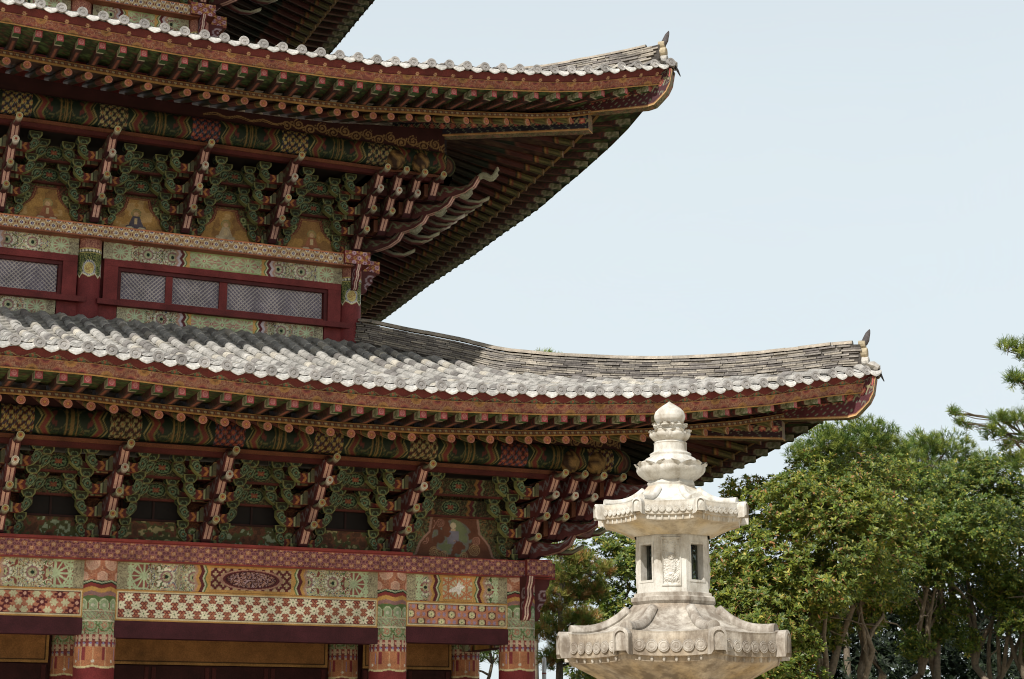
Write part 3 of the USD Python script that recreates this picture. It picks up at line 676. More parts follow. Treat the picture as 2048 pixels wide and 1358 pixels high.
def hip_ridge(L, roof):
    xf = place(L, False); rg = np.random.default_rng(5 + L['n'])
    d1, d0 = 5.0, (-L['wall'] - .10)
    s = np.linspace(0, 1, 200); d = d1 + (d0 - d1) * s; z = zh(L, d)
    k = np.ones(9) / 9; z = np.convolve(np.pad(z, 4, mode='edge'), k, 'valid')
    P = np.stack([d, -d, z], -1); arc = np.concatenate([[0], np.cumsum(np.linalg.norm(np.diff(P, axis=0), axis=1))])
    at = lambda t: np.array([np.interp(t, arc, P[:, i]) for i in range(3)])
    N = 10; up0 = np.array([.7071, .7071, 0.])
    core = MB()
    for q in range(N + 1):
        t = .1 + (rg.uniform(0, .3) if q else 0)
        while t < arc[-1] - .05:
            ln = rg.uniform(.26, .40); e = min(t + ln - .012, arc[-1]); a, b = at(t), at(e); ax = (b - a) / np.linalg.norm(b - a)
            v = up0; w = np.cross(ax, v); w = w if w[2] > 0 else -w
            wd = (.125 + .012 * (q % 2) + rg.normal(0, .006)) if q < N else .10
            hgt = .0155 if q < N else .05
            zc = .025 + q * .0405 + rg.normal(0, .003) + (.04 if q == N else 0)
            g = rg.uniform(.70, 1.0); col = (lin(158, 150, 138) if rg.random() < .35 else lin(140, 134, 127) if rg.random() < .6 else lin(118, 112, 108)) * g
            if q < N:
                m = MB().obox((a + b) / 2 + w * zc, [ax, v, w], [np.linalg.norm(b - a) / 2, wd, hgt], col)
                m.build(roof, 'ridge_tile', M_TILE, xf=xf)
            else:
                th = np.linspace(0, np.pi, 8); g0 = lin(160, 150, 136) * g
                A, B = ([p + w * (zc - .03) + .10 * (np.cos(x) * v + .8 * np.sin(x) * w) for x in th] for p in (a, b + ax * .02))
                m = MB().grid(np.array([A, B]), g0); m.grid(np.array([[p * .18 + (a + w * (zc - .02)) * .82 for p in A], A]), g0 * .8); m.build(roof, 'ridge_cover_tile', M_TILE, xf=xf)
            t += ln
    # mortar bed between the courses
    pr = []
    for t in np.linspace(.12, arc[-1], 60):
        p = at(t); pr.append([p + up0 * a + np.array([0, 0, b]) for a, b in ((-.10, -.1), (-.10, .42), (.10, .42), (.10, -.1))])
    core.grid(np.array(pr), lin(70, 66, 62), True)
    q = np.array(pr[0]); core.add(q, [[0, 1, 2, 3]], lin(120, 110, 90)); core.build(roof, 'ridge_mortar', M_TILE, xf=xf)
    # ridge end: tile faces and the curved horn
    e = at(.08); out = np.array([.7071, -.7071, 0])
    th = np.linspace(0, 2 * np.pi, 15)
    for h_, r_, b_ in ((.10, .10, 0.07), (.27, .105, .05), (.43, .085, .02)):
        c0 = e + out * b_ + np.array([0, 0, h_]); R = np.array([0, .4, .5, .85, 1, 1]) * r_; dd = np.array([.02, .02, .03, .03, .02, -.1])
        Q = c0 + R[:, None, None] * (np.cos(th)[None, :, None] * up0 + np.sin(th)[None, :, None] * np.array([0, 0, 1.])) + dd[:, None, None] * out
        MB().grid(Q, lin(160, 148, 124) if h_ > .2 else lin(168, 164, 156)).build(roof, 'ridge_end_tile', M_TILE, xf=xf)
    hp = [(-.10, .38, .085, .11), (.0, .44, .08, .10), (.05, .51, .07, .085), (.075, .58, .058, .062), (.10, .65, .045, .042), (.125, .70, .022, .02), (.135, .725, .004, .004)]
    th = np.linspace(0, 2 * np.pi, 11)
    Q = np.array([[e + out * (o + rt * np.cos(x)) + up0 * (.6 * rw * np.sin(x)) + np.array([0, 0, h - .2 * rt * np.cos(x)]) for x in th] for o, h, rt, rw in hp])
    MB().grid(Q, lin(78, 74, 74), False).build(roof, 'ridge_horn', M_TILE, True, xf=xf)
    # corner roll of tile at the very tip and the iron drip under it
    m = MB(); m.tube([e + out * .05 + np.array([0, 0, .0]), e + out * .18 + np.array([0, 0, .0]), e + out * .27 + np.array([0, 0, -.05])], [.10, .10, .07], lin(150, 146, 140), 10); m.build(roof, 'corner_tile', M_TILE, xf=xf)
    m = MB(); m.tube([e + out * .24 + np.array([0, 0, -.06]), e + out * .30 + np.array([0, 0, -.16]), e + out * .36 + np.array([0, 0, -.30])], [.035, .028, .01], lin(40, 38, 38), 6)
    m.tube([e + out * .16 + np.array([0, 0, -.10]), e + out * .19 + np.array([0, 0, -.22]), e + out * .15 + np.array([0, 0, -.36])], [.05, .045, .008], lin(44, 40, 40), 6); m.build(roof, 'corner_drip_hook', M_TILE, xf=xf)

def prism_d(L, poly, half, sidefn, edge, name):
    """A beam along the diagonal: outline in (distance, height), extruded across."""
    o = np.array(poly, float); xf = place(L, False); a = np.array([.7071, .7071, 0])
    pt = lambda q, s: np.array([q[0], -q[0], q[1]]) + a * s
    n = len(o) // 2; lo, hi = o[:n], o[n:][::-1]; m = MB(); K = 26
    for s, fl in ((-half, False), (half, True)):
        segs = [max(2, int(np.linalg.norm(lo[i + 1] - lo[i]) * 1.414 / .03)) for i in range(n - 1)]
        A = np.concatenate([[lo[i] + (lo[i + 1] - lo[i]) * t for t in np.linspace(0, 1, k, endpoint=False)] for i, k in enumerate(segs)] + [[lo[-1]]])
        B = np.concatenate([[hi[i] + (hi[i + 1] - hi[i]) * t for t in np.linspace(0, 1, k, endpoint=False)] for i, k in enumerate(segs)] + [[hi[-1]]])
        T = np.linspace(0, 1, K)
        Q = A[:, None] * (1 - T)[None, :, None] + B[:, None] * T[None, :, None]
        P = np.stack([Q[..., 0], -Q[..., 0], Q[..., 1]], -1) + a * s
        h = np.linalg.norm(B - A, axis=1)
        m.grid(P, sidefn(Q[..., 0] * 1.414, T[None] * h[:, None], h[:, None] * np.ones((1, K))), fl)
    for i in range(n - 1):
        def ef(u, v): return edge(u + lo[i][0] * 1.414, v)
        m.panel(pt(lo[i + 1], -half), pt(lo[i], -half) - pt(lo[i + 1], -half), pt(lo[i + 1], half) - pt(lo[i + 1], -half), lambda u, v, i=i: edge(lo[i + 1][0] * 1.414 - u, v), .03)
        m.panel(pt(hi[i], -half), pt(hi[i + 1], -half) - pt(hi[i], -half), pt(hi[i], half) - pt(hi[i], -half), OXRED)
    m.panel(pt(lo[-1], -half), pt(lo[-1], half) - pt(lo[-1], -half), pt(hi[-1], -half) - pt(lo[-1], -half), lambda u, v: edge(u, v), .02)
    m.build(HALL, name, M_PAINT, xf=xf)

def corner_rafters(L):
    TONE[0] = .8
    dz = float(zd(L, 5.0)) - 8.31
    sd = lambda d, v, h: star_cross(d, v, np.maximum(h, .25), lin(84, 26, 36) if L['n'] == 0 else lin(70, 26, 34))
    sd2 = lambda d, v, h: star_cross(d, v, np.maximum(h, .25), lin(58, 30, 38) if L['n'] == 0 else NAVY)
    def ed(u, v):
        c = base(u, lin(126, 118, 82)); k = curls(u, v, .1, 3); lay(c, k > .6, lin(92, 84, 56)); lay(c, k < .2, lin(150, 96, 76)); lay(c, (v < .03), GOLD); return c
    prism_d(L, [(.7, 7.62 + dz), (2.2, 7.43 + dz), (3.83, 7.23 + dz), (3.83, 7.60 + dz), (2.2, 7.82 + dz), (.7, 8.02 + dz)], .13, sd2, ed, 'corner_rafter')
    prism_d(L, [(2.7, 7.72 + dz), (3.9, 7.605 + dz), (4.70, 7.565 + dz), (4.82, 7.60 + dz), (4.90, 7.70 + dz), (5.0, 7.84 + dz), (5.06, 8.0 + dz), (5.10, 8.30 + dz),
                (5.09, 8.33 + dz), (5.03, 8.32 + dz), (4.96, 8.30 + dz), (4.86, 8.27 + dz), (4.78, 8.25 + dz), (4.66, 8.22 + dz), (3.9, 8.05 + dz), (2.7, 7.95 + dz)], .12, sd, ed, 'flying_corner_rafter')

def purlins(L):
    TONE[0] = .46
    xf = place(L, False); zp, r = L['zp'], .245; bay = 1.8333; off = -10.0133 if L['n'] == 0 else -7.3333 - .0
    off = -8.18 - bay * .5 if L['n'] == 0 else -5.5 - bay * .5
    PX = 1.48
    for mir in (False, True):
        xf = place(L, mir); res = .016 if not mir else .06
        xs = np.arange(L['xl'], PX, res); th = np.linspace(-.62 * np.pi, .62 * np.pi, 30 if not mir else 12)
        X, T = np.meshgrid(xs, th, indexing='ij'); P = np.stack([X, -1.55 - r * np.cos(T), zp + r * np.sin(T)], -1)
        C = purlin_paint(bay, off, 3 + L['n'], L['n'] == 1)(X, (T - th[0]) * r - .12)
        m = MB().grid(P, C); a = np.linspace(0, 2 * np.pi, 25); R = np.linspace(0, r, 9)
        Q = np.stack([np.full((9, 25), PX), -1.55 + R[:, None] * np.cos(a), zp + R[:, None] * np.sin(a)], -1)
        cc = np.array([RED, GOLD, lin(110, 60, 44), lin(120, 80, 56), lin(90, 50, 40), lin(130, 96, 66), lin(80, 44, 38), DKGREEN, lin(110, 110, 70)])
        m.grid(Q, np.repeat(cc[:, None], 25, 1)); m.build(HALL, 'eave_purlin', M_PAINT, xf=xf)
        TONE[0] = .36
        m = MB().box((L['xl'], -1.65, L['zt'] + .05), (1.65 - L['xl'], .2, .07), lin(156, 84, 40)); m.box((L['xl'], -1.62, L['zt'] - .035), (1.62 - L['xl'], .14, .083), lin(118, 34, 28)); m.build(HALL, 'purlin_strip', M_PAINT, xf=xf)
        # wedge board over the purlin
        MB().box((L['xl'], -1.56, L['zt'] + .10), (1.5 - L['xl'], 1.62, .06), lin(52, 40, 32)).build(HALL, 'bracket_ceiling', M_PAINT, xf=xf)
        xs = np.arange(L['xl'], 1.5, .016 if not mir else .1); zt = np.maximum(zd(L, xs) + .01, zp + .24)
        K = 22; T = np.linspace(0, 1, K); z0 = zp + .20
        Z = z0 + (zt - z0)[:, None] * T[None]; X = np.repeat(xs[:, None], K, 1); Y = np.full_like(X, -1.62)
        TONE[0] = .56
        def scroll(u, v):
            c = base(u, lin(62, 22, 24)); vm = v - .16
            u = u - .9; on = u > -4.6
            gold = lin(160, 126, 74); wob = .05 * np.sin(u / .50 * 2 * np.pi)
            lay(c, on & (u < -2.9) & (np.abs(vm - wob * .5) < .008 + .005 * (u + 4.6)), gold); lay(c, on & (u < -2.9) & (np.abs(vm + .03 - wob * .4) < .007), gold)
            i = np.floor(u / .25); sg = np.where(np.mod(i, 2) == 0, 1, -1); x = u - (i + .5) * .25; y = (vm + sg * .035) * sg; r = np.hypot(x, y); t = np.arctan2(y, x)
            lay(c, on & (u > -2.95) & (r < .118) & (np.mod(r / .062 - t / (2 * np.pi), 1) < .44), gold); lay(c, on & (u > -2.95) & (r < .022), gold)
            lay(c, on & (u > -2.95) & (np.abs(vm - wob) < .014), gold)
            lay(c, on & (u > -2.95) & (np.hypot(x - .10, y - .10) < .022), gold)
            return c
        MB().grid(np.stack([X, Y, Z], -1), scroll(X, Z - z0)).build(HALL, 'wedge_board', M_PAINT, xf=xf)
# ------------------------------------------------------------------ bracket sets
DP = .41
def tongue_mesh(k, h, w, shift=.28, scale=1.0, tone=0, horn=0.0):
    """One cantilever arm of a bracket set, running out along -y from y = 0; its tip curls up and carries pale stripes."""
    d1 = (shift + DP * k) * scale
    lo = np.array([(0, 0), (d1 - .13, 0), (d1 - .05, -.035), (d1 + .03, -.03), (d1 + .085, .015), (d1 + .14, .075), (d1 + .21, .15), (d1 + .28, .235), (d1 + .325, h * .93)])
    hi = np.array([(0, h * .86), (d1 - .2, h * .86), (d1 - .12, h * .86), (d1 - .06, h * .88), (d1 - .0, h * .90), (d1 + .06, h * .93), (d1 + .12, h * .96), (d1 + .18, h * .98), (d1 + .26, h * .99)])
    if horn: lo[4:, 0] += horn * np.array([0, .3, .6, .85, 1]); hi[4:, 0] += horn * np.array([0, .25, .55, .8, .98]); lo[4:, 1] += np.array([0, -.03, -.05, -.02, .09]); hi[4:, 1] += np.array([0, -.06, -.11, -.10, .06])
    t = np.linspace(0, 8, 41); lo, hi = (np.stack([np.interp(t, range(9), q[:, i]) for i in (0, 1)], 1) for q in (lo, hi))
    m = MB(); S = np.linspace(0, 1, 12)
    Q = lo[:, None] * (1 - S)[None, :, None] + hi[:, None] * S[None, :, None]
    body = lin(92, 34, 36) if tone == 0 else lin(80, 34, 32); line = lin(124, 120, 128) if tone == 0 else lin(104, 112, 84)
    D, Z = Q[..., 0], Q[..., 1]
    C = base(D, body)
    s = np.repeat(S[None], len(t), 0)
    wv = .60 + .18 * np.sin(D * 26)
    lay(C, np.abs(s - wv) < .09, line); lay(C, (np.hypot(np.mod(D, .24) - .12, (s - .42) * .25) < .035) & (np.hypot(np.mod(D, .24) - .12, (s - .42) * .25) > .018), line); lay(C, s > .92, lin(70, 72, 50))
    for x, fl in ((-w / 2, True), (w / 2, False)):
        m.grid(np.stack([np.full_like(D, x), -D, Z], -1), C, fl)
    X = np.array([-.5, -.36, -.34, -.06, -.04, .04, .06, .34, .36, .5]) * w
    st = lin(206, 158, 140); cc = [body, body, st, st, MAROON, MAROON, st, st, body, body]
    P = np.stack([np.repeat(X[None], len(t), 0), np.repeat(-lo[:, :1], 10, 1), np.repeat(lo[:, 1:], 10, 1)], -1)
    C2 = np.repeat(np.array(cc)[None], len(t), 0); C2[t < 4.45] = DKMAROON; C2[(t > 2.2) & (t < 2.5)] = line; m.grid(P, C2)
    P = np.stack([np.repeat(X[None, [0, 9]], len(t), 0), np.repeat(-hi[:, :1], 2, 1), np.repeat(hi[:, 1:], 2, 1)], -1); m.grid(P, lin(96, 44, 40), True)
    e = np.array([[[X[0], -lo[-1, 0], lo[-1, 1]], [X[-1], -lo[-1, 0], lo[-1, 1]]], [[X[0], -hi[-1, 0], hi[-1, 1]], [X[-1], -hi[-1, 0], hi[-1, 1]]]]); m.grid(e, st)
    return m, np.array([0, -lo[-1, 0] + .10, lo[-1, 1] + .035])
def bud_mesh(p, white, e=1.0):
    """The flower-tipped horn that leaves the knee of a tongue arm."""
    th = np.linspace(0, 2 * np.pi, 13); m = MB()
    q = np.array([(0, 0), (-.12, -.045), (-.26, -.075), (-.40, -.07), (-.52, -.03)]); r = np.array([.072, .066, .060, .060, .066])
    if e > 1: q = np.array([(0, .04), (-.20, -.12), (-.45, -.21), (-.70, -.20), (-.95, -.06)]); r = np.array([.080, .070, .058, .048, .044])
    col = np.array([lin(84, 34, 34), lin(92, 44, 40), lin(116, 120, 100), lin(152, 152, 122), lin(176, 176, 146) if not white else lin(226, 220, 204)])
    P = np.stack([p[0] + r[:, None] * np.cos(th), p[1] + q[:, :1] + 0 * th[None], p[2] + q[:, 1:] + r[:, None] * np.sin(th)], -1); C = np.repeat(col[:, None], 13, 1); C[1:4, 7:12] = lin(86, 36, 34)
    m.grid(P, C, True)
    R = np.array([.066, .052, .050, .043, .041, .02, .018, 0]); cc = np.array([lin(186, 186, 150), lin(186, 186, 150), lin(60, 40, 30), lin(190, 160, 80), lin(190, 160, 80), lin(170, 120, 60), RED, RED])
    if white: cc[[0, 1]] = lin(226, 220, 204); cc[[3, 4]] = WHITE
    Q = np.stack([p[0] + R[:, None] * np.cos(th), np.repeat(np.array(p[1] + q[-1, 0] - .004 * (R < .05))[:, None], 13, 1), p[2] + q[-1, 1] + R[:, None] * r[-1] / .066 * np.sin(th)], -1)
    return m.grid(Q, np.repeat(cc[:, None], 13, 1), True)
def arm_mesh(a, h, w, small=False):
    """Boat-shaped cross arm along x, centred on the origin, with its painted face; returns the mesh."""
    x = np.linspace(-a, a, 61); r = np.abs(x) / a
    lo = np.where(r > .60, np.clip((r - .60) / .40, 0, 1) ** 2.0 * h * .62, 0.); hi = h * np.interp(r, [0, .24, .32, .44, .60, .70, .76, 1], [.92, .92, .66, .56, .56, .66, 1, 1])
    S = np.linspace(0, 1, 11); Z = lo[:, None] * (1 - S) + hi[:, None] * S; X = np.repeat(x[:, None], 11, 1); R = np.abs(X) / a; s = np.repeat(S[None], 61, 0)
    C = base(X, lin(86, 92, 58))
    lay(C, R < .64, lin(104, 34, 34)); lay(C, R < .60 - .10 * tri(s * 1), lin(188, 118, 42) if not small else lin(156, 92, 42)); lay(C, R < .50 - .10 * tri(s), MAROON); lay(C, R < .37, lin(160, 168, 126)); lay(C, R < .33, DKGREEN); lay(C, R < .29, lin(110, 108, 84)); lay(C, (R < .29) & ((s < .1) | (s > .9)), OCHRE)
    d = np.hypot(X - np.sign(X) * (a - .105), Z - h * .56)
    lay(C, R > .66, lin(78, 52, 38)); lay(C, (R > .66) & (d < .108), lin(128, 150, 108)); lay(C, (R > .66) & (d < .090), lin(40, 56, 38)); lay(C, (R > .66) & (d < .060), lin(120, 148, 116)); lay(C, (R > .66) & (d < .038), lin(44, 60, 40)); lay(C, (R > .66) & (d < .016), OCHRE)
    lay(C, (R > .66) & ((s < .09) | (s > .95)), lin(150, 152, 88))
    m = MB(); m.grid(np.stack([X, np.full_like(X, -w / 2), Z], -1), C); m.grid(np.stack([X, np.full_like(X, w / 2), Z], -1), lin(70, 70, 48), True)
    bt = np.stack([np.repeat(x[:, None], 2, 1), np.repeat([[w / 2, -w / 2]], 61, 0), np.repeat(lo[:, None], 2, 1)], -1)
    cb = np.where((r > .6)[:, None, None], lin(134, 140, 76), np.where((r > .4)[:, None, None], lin(150, 60, 36), lin(104, 34, 30))); m.grid(bt, np.repeat(cb, 2, 1))
    m.grid(np.stack([np.repeat(x[:, None], 2, 1), np.repeat([[-w / 2, w / 2]], 61, 0), np.repeat(hi[:, None], 2, 1)], -1), lin(60, 40, 34))
    for sg in (0, -1):
        e = np.array([[[x[sg], -w / 2, lo[sg]], [x[sg], w / 2, lo[sg]]], [[x[sg], -w / 2, hi[sg]], [x[sg], w / 2, hi[sg]]]]); m.grid(e, lin(128, 136, 78))
    return m
def block_mesh(w0, w1, h, d):
    """Bearing block: square, cut in below, with its painted arch."""
    m = MB(); z = np.array([0, .4, .45, 1.]) * h; ww = np.array([w0, w1 * .96, w1, w1]) / 2; dd = np.array([d * .75, d, d, d]) / 2
    for sx, sy in ((0, -1), (1, 0), (0, 1), (-1, 0)):
        u = np.linspace(-1, 1, 15); U = np.repeat(u[None], 9, 0); T = np.linspace(0, 1, 9); Wd = np.interp(T * h, z, ww)[:, None]; Dd = np.interp(T * h, z, dd)[:, None]; Z = np.repeat((T * h)[:, None], 15, 1)
        if sx == 0: P = np.stack([-sy * U * Wd, sy * np.ones_like(U) * Dd, Z], -1)
        else: P = np.stack([sx * np.ones_like(U) * Wd, sx * U * Dd, Z], -1)
        C = base(U, lin(134, 140, 84)); e = np.maximum(np.abs(U), np.abs(T[:, None] * 2 - 1)); lay(C, e < .78, lin(60, 62, 40)); r = np.hypot(U, (T[:, None] - .2) * 1.5); lay(C, (r < .62) & (e < .8), lin(110, 140, 104)); lay(C, (r < .45) & (e < .8), lin(36, 46, 32))
        m.grid(P, C, True)
    m.grid(np.array([[[-ww[-1], -dd[-1], h], [-ww[-1], dd[-1], h]], [[ww[-1], -dd[-1], h], [ww[-1], dd[-1], h]]]), lin(70, 60, 40)); m.grid(np.array([[[-ww[0], -dd[0], 0], [-ww[0], dd[0], 0]], [[ww[0], -dd[0], 0], [ww[0], dd[0], 0]]]), lin(120, 60, 40))
    return m
def moved(m, d, mir=False, rot=None):
    V, F, C = m.arrays(); V = V.copy()
    if rot is not None:
        c, s = math.cos(rot), math.sin(rot); V[:, :2] = np.stack([c * V[:, 0] - s * V[:, 1], s * V[:, 0] + c * V[:, 1]], 1)
    V = V + np.asarray(d)
    if mir: V = np.stack([-V[:, 1], -V[:, 0], V[:, 2]], 1); F = F[:, ::-1]
    o = MB(); o.add(V, F, C); return o
def bracket_set(L, x, corner=False):
    xf = place(L, False); low = L['n'] == 0; zb, h = L['zb'], L['h']
    B = xform(HALL, 'bracket_set'); tone = 0 if low else 1
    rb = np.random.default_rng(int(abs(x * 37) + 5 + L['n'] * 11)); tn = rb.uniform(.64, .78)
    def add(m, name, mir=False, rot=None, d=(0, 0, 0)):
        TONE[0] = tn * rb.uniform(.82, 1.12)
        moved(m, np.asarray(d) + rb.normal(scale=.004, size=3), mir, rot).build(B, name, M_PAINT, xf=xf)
    add(block_mesh(.30, .42, .13, .40), 'base_block', d=(x, -.05, zb - .01))
    z = lambda k: zb + .07 + k * h
    offs = [0.] if not corner else [0., 1., 2., 3.]
    for k in range(4):
        for j in offs:
            if corner and j > k: continue
            for mir in ((False, True) if corner else (False,)):
                m, p = tongue_mesh(k, h, .17, tone=tone); add(m, 'tongue_arm', mir, d=(x + j * DP, 0, z(k)))
                add(bud_mesh(p, k == 2, 1.5 if mir else 1.), 'flower_bud', mir, d=(x + j * DP, 0, z(k)))
        if k:
            y = -.28 - DP * (k - 1) - .05
            for a, yy in ((.54, y), (.76, y + DP))[:(1 if k == 1 else 2)]:
                add(arm_mesh(a, h * .80, .15, a > .6), 'cross_arm', d=(x, yy, z(k)))
                for s in (-1, 1): add(block_mesh(.15, .25, h * .40, .23), 'bearing_block', d=(x + s * (a - .085), yy, z(k) + h * .80))
    add(arm_mesh(.46, h * .72, .15), 'cross_arm', d=(x, -.06, z(0)))
    for s in (-1, 1): add(block_mesh(.13, .215, h * .38, .21), 'bearing_block', d=(x + s * .385, -.06, z(0) + h * .72))
    if corner:
        for k in range(4):
            m, p = tongue_mesh(k, h * 1.05, .2, scale=1.414, tone=tone, horn=.52); add(m, 'corner_tongue_arm', rot=math.pi / 4, d=(0, 0, z(k)))
            q = np.array([p[1] - .06, p[2] - .02]); hb = MB(); tt = np.linspace(0, 1, 9)
            for sx, sc in ((.0, 1.0), (.16, .75)):
                cv = np.stack([sx * tt * 1.4, q[0] - .42 * sc * tt, q[1] - .02 + sc * (.26 * tt ** 2 - .12 * tt + .07 * np.sin(tt * 6.3))], 1)
                hb.tube(cv, np.linspace(.062, .040, 9), lin(150, 150, 124) if tone else lin(120, 84, 84), 9); e_ = cv[-1]; hb.tube([e_, e_ + np.array([0, -.02, .006])], [.046, .046], lin(200, 190, 160), 9)
            add(hb, 'corner_horn', rot=math.pi / 4, d=(0, 0, z(k)))
            if k:
                L_ = DP * k + .25
                for mir in (False, True):
                    f = lambda u, v: lay(lay(base(u, lin(134, 92, 48)), (v < .04) | (v > .235), lin(176, 120, 44)), (np.abs(v - .05) < .008) | (np.abs(v - .225) < .008), BLACK)
                    mb = MB().box((0.09, -.28 - DP * (k - 1) - .08, z(k) + .02), (L_, .12, h * .82), lin(110, 60, 34), front=f, res=.02); add(mb, 'tie_piece', mir)
        m = MB()
        for k, (zz, r) in enumerate(((L['zp'] - .35, .2), (L['zp'] - .34, .2))):
            a = np.linspace(0, 2 * np.pi, 15); b = np.linspace(0, np.pi, 9)
            P = np.stack([.35 + k * .55 + r * np.sin(b)[:, None] * np.cos(a), -1.72 + r * np.sin(b)[:, None] * np.sin(a), zz + .25 + .22 * np.cos(b)[:, None] * np.ones(15)], -1)
            n = curls(P[..., 0], P[..., 2], .06, 3)
            m.grid(P, np.where((n > .5)[..., None], lin(150, 116, 60), lin(64, 44, 30)))
        add(m, 'carved_head')

# ------------------------------------------------------------------ walls, beams and columns
def column(L, x, y, r, z0, z1, fn, href, name='column'):
    th = np.linspace(0, 2 * np.pi, 121); zz = np.unique(np.concatenate([[z0], np.arange(max(z0, href - .25), z1, .0125), [z1]]))
    H, T = np.meshgrid(zz, th, indexing='ij')
    R = r * (1 - .02 * np.clip((H - href) / 1.8, 0, 1.2))
    P = np.stack([x + R * np.sin(T), y - R * np.cos(T), H], -1)
    C = fn(H - href, (np.mod(T + np.pi, 2 * np.pi) - np.pi) * r + 4 * .36)
    return MB().grid(P, C, True).build(HALL, name, M_PAINT, True)

LEAF_B = [lin(176, 112, 60)]
def lower_storey():
    L = LEVELS[0]; xl = -13.68; TONE[0] = 1.0
    MB().box((-30, -2.6, 0), (31.9, 20, .55), lin(170, 164, 150)).build(HALL, 'unseen_terrace', M_STONE)  # unseen plain platform, put in for its bounce light
    cx = [0, -2.68, -8.18, -13.68]
    href = {0: 3.04, -2.68: 2.985, -8.18: 2.955, -13.68: 2.95}
    for x in cx: column(L, x, 0, .355, .55, 4.80, column_low, href[x])
    for x in cx: column(L, x, 2.68, .32, .55, 5.1, column_low, href[x] - .04)
    column(L, 0, 8.18, .355, .55, 4.8, column_low, 3.0)
    # beams between the columns, front then right side
    for (xa, xb, kind, zs) in ((-13.68, -8.18, 'mixed', (3.79, 4.29)), (-8.18, -2.68, 'star', (3.755, 4.305)), (-2.68, 0, 'hex', (3.80, 4.285))):
        a, b = xa + .28, xb - .28; l = b - a
        MB().box((a, -.2, zs[0]), (l, .36, zs[1] - zs[0]), MAROON, front=star_board(l, zs[1] - zs[0], kind), res=.0115).build(HALL, 'tie_beam', M_PAINT)
        MB().box((a, -.215, zs[0] - .30), (l, .38, .296), lin(72, 24, 34)).build(HALL, 'lintel', M_PAINT)
        MB().box((a, -.19, zs[1] + .004), (l, .34, 4.80 - zs[1]), MAROON, front=floral_head(l, 4.80 - zs[1], kind != 'hex', 'bird' if kind == 'hex' else 'oval', 2), res=.0115).build(HALL, 'head_beam', M_PAINT)
    for (ya, yb) in ((.28, 2.4), (2.96, 7.9)):
        MB().box((-.17, ya, 3.49), (.36, yb - ya, 1.30), lin(96, 40, 36), left=floral_head(yb - ya, 1.3), res=.05).build(HALL, 'gallery_beam', M_PAINT)
    MB().box((xl, -.36, 4.79), (-xl + .02, .70, .335), OXRED, front=plate_low, bottom=lin(150, 96, 58), res=.0115).build(HALL, 'plate_beam', M_PAINT)
    MB().box((.022, -.46, 4.815), (.53, .6, .33), OXRED, front=plate_low, right=plate_low, bottom=lin(120, 52, 44), res=.0115).build(HALL, 'plate_beam_end', M_PAINT)
    MB().box((-.36, .36, 4.79), (.70, 8, .335), OXRED, right=plate_low, res=.03).build(HALL, 'plate_beam', M_PAINT)
    MB().box((.342, -.12, 4.80), (.44, .40, .315), OXRED, front=plate_low, right=plate_low, bottom=lin(120, 52, 44), res=.0115).build(HALL, 'plate_beam_end', M_PAINT)
    MB().box((xl, -.40, 5.128), (-xl - 2.35, .10, .05), lin(134, 40, 34)).build(HALL, 'plate_moulding', M_PAINT)
    scroll_bracket(L, .0, 4.8, 3.95, .36)
    # wall behind the brackets, dark openings
    TONE[0] = .8
    off = -8.18
    MB().panel((xl, -.02, 5.12), (-xl + .1, 0, 0), (0, 0, 1.5), low_wall(1.8333, off, xl), .014).build(HALL, 'bracket_wall', M_PAINT)
    MB().panel((-.02 + .12, -.02, 5.12), (0, 8, 0), (0, 0, 1.5), lin(84, 46, 36)).build(HALL, 'bracket_wall', M_PAINT)
    for i in range(-3, 3):
        xc = off + 1.8333 * (i + .5)
        m = MB(); m.panel((xc - .57, -.035, 5.585), (1.14, 0, 0), (0, 0, .44), lin(26, 22, 24))
        m.box((xc - .60, -.07, 6.015), (1.2, .05, .05), lin(70, 26, 26)); m.box((xc - .60, -.07, 5.56), (1.2, .05, .035), lin(54, 24, 24)); m.box((xc - .02, -.065, 5.59), (.04, .03, .43), lin(44, 24, 26))
        m.box((xc - .60, -.07, 5.59), (.04, .05, .43), lin(54, 24, 24)); m.box((xc + .56, -.07, 5.59), (.04, .05, .43), lin(54, 24, 24))
        m.build(HALL, 'vent_window', M_PAINT)
    TONE[0] = .66
    for k, y in ((2, -.19), (3, -.60)):
        z = L['zb'] + .10 + k * L['h']
        H = .345
        MB().panel((xl, y, z - .02), (-xl - .12, 0, 0), (0, 0, H), diamond_board(1.8333, off, -xl, H, xl, True), .014).build(HALL, 'tie_board', M_PAINT)
        MB().box((xl, y + .005, z - .02), (-xl - .12, .10, .34), lin(96, 40, 32)).build(HALL, 'tie_board_core', M_PAINT)
    TONE[0] = 1.0
    # the hall's inner wall and gallery ceiling
    def ochre(w, h):
        def fn(u, v):
            e = np.minimum(np.minimum(u, w - u), np.minimum(v, h - v)); c = base(u, lin(150, 100, 40)); lay(c, (e < .075) & (e > .05), BLACK); lay(c, e < .05, lin(168, 122, 52)); return c
        return fn
    for a, b in ((-13.3, -8.56), (-7.8, -3.05), (-2.3, -.36)):
        MB().panel((a, 2.50, 3.12), (b - a, 0, 0), (0, 0, .9), ochre(b - a, .9), .02).build(HALL, 'wall_panel', M_PAINT)
        w = (b - a) / (4 if b - a > 3 else 2)
        for i in range(4 if b - a > 3 else 2):
            m = MB().box((a + i * w, 2.54, .6), (w, .06, 2.5), lin(60, 22, 22)); m.box((a + i * w + .03, 2.52, .62), (.08, .03, 2.46), lin(80, 28, 26)); m.box((a + i * w + w - .11, 2.52, .62), (.08, .03, 2.46), lin(80, 28, 26))
            m.build(HALL, 'door_leaf', M_PAINT)
    MB().box((-13.7, 2.62, .55), (13.7, .2, 4.4), lin(64, 26, 24)).build(HALL, 'hall_wall', M_PAINT)
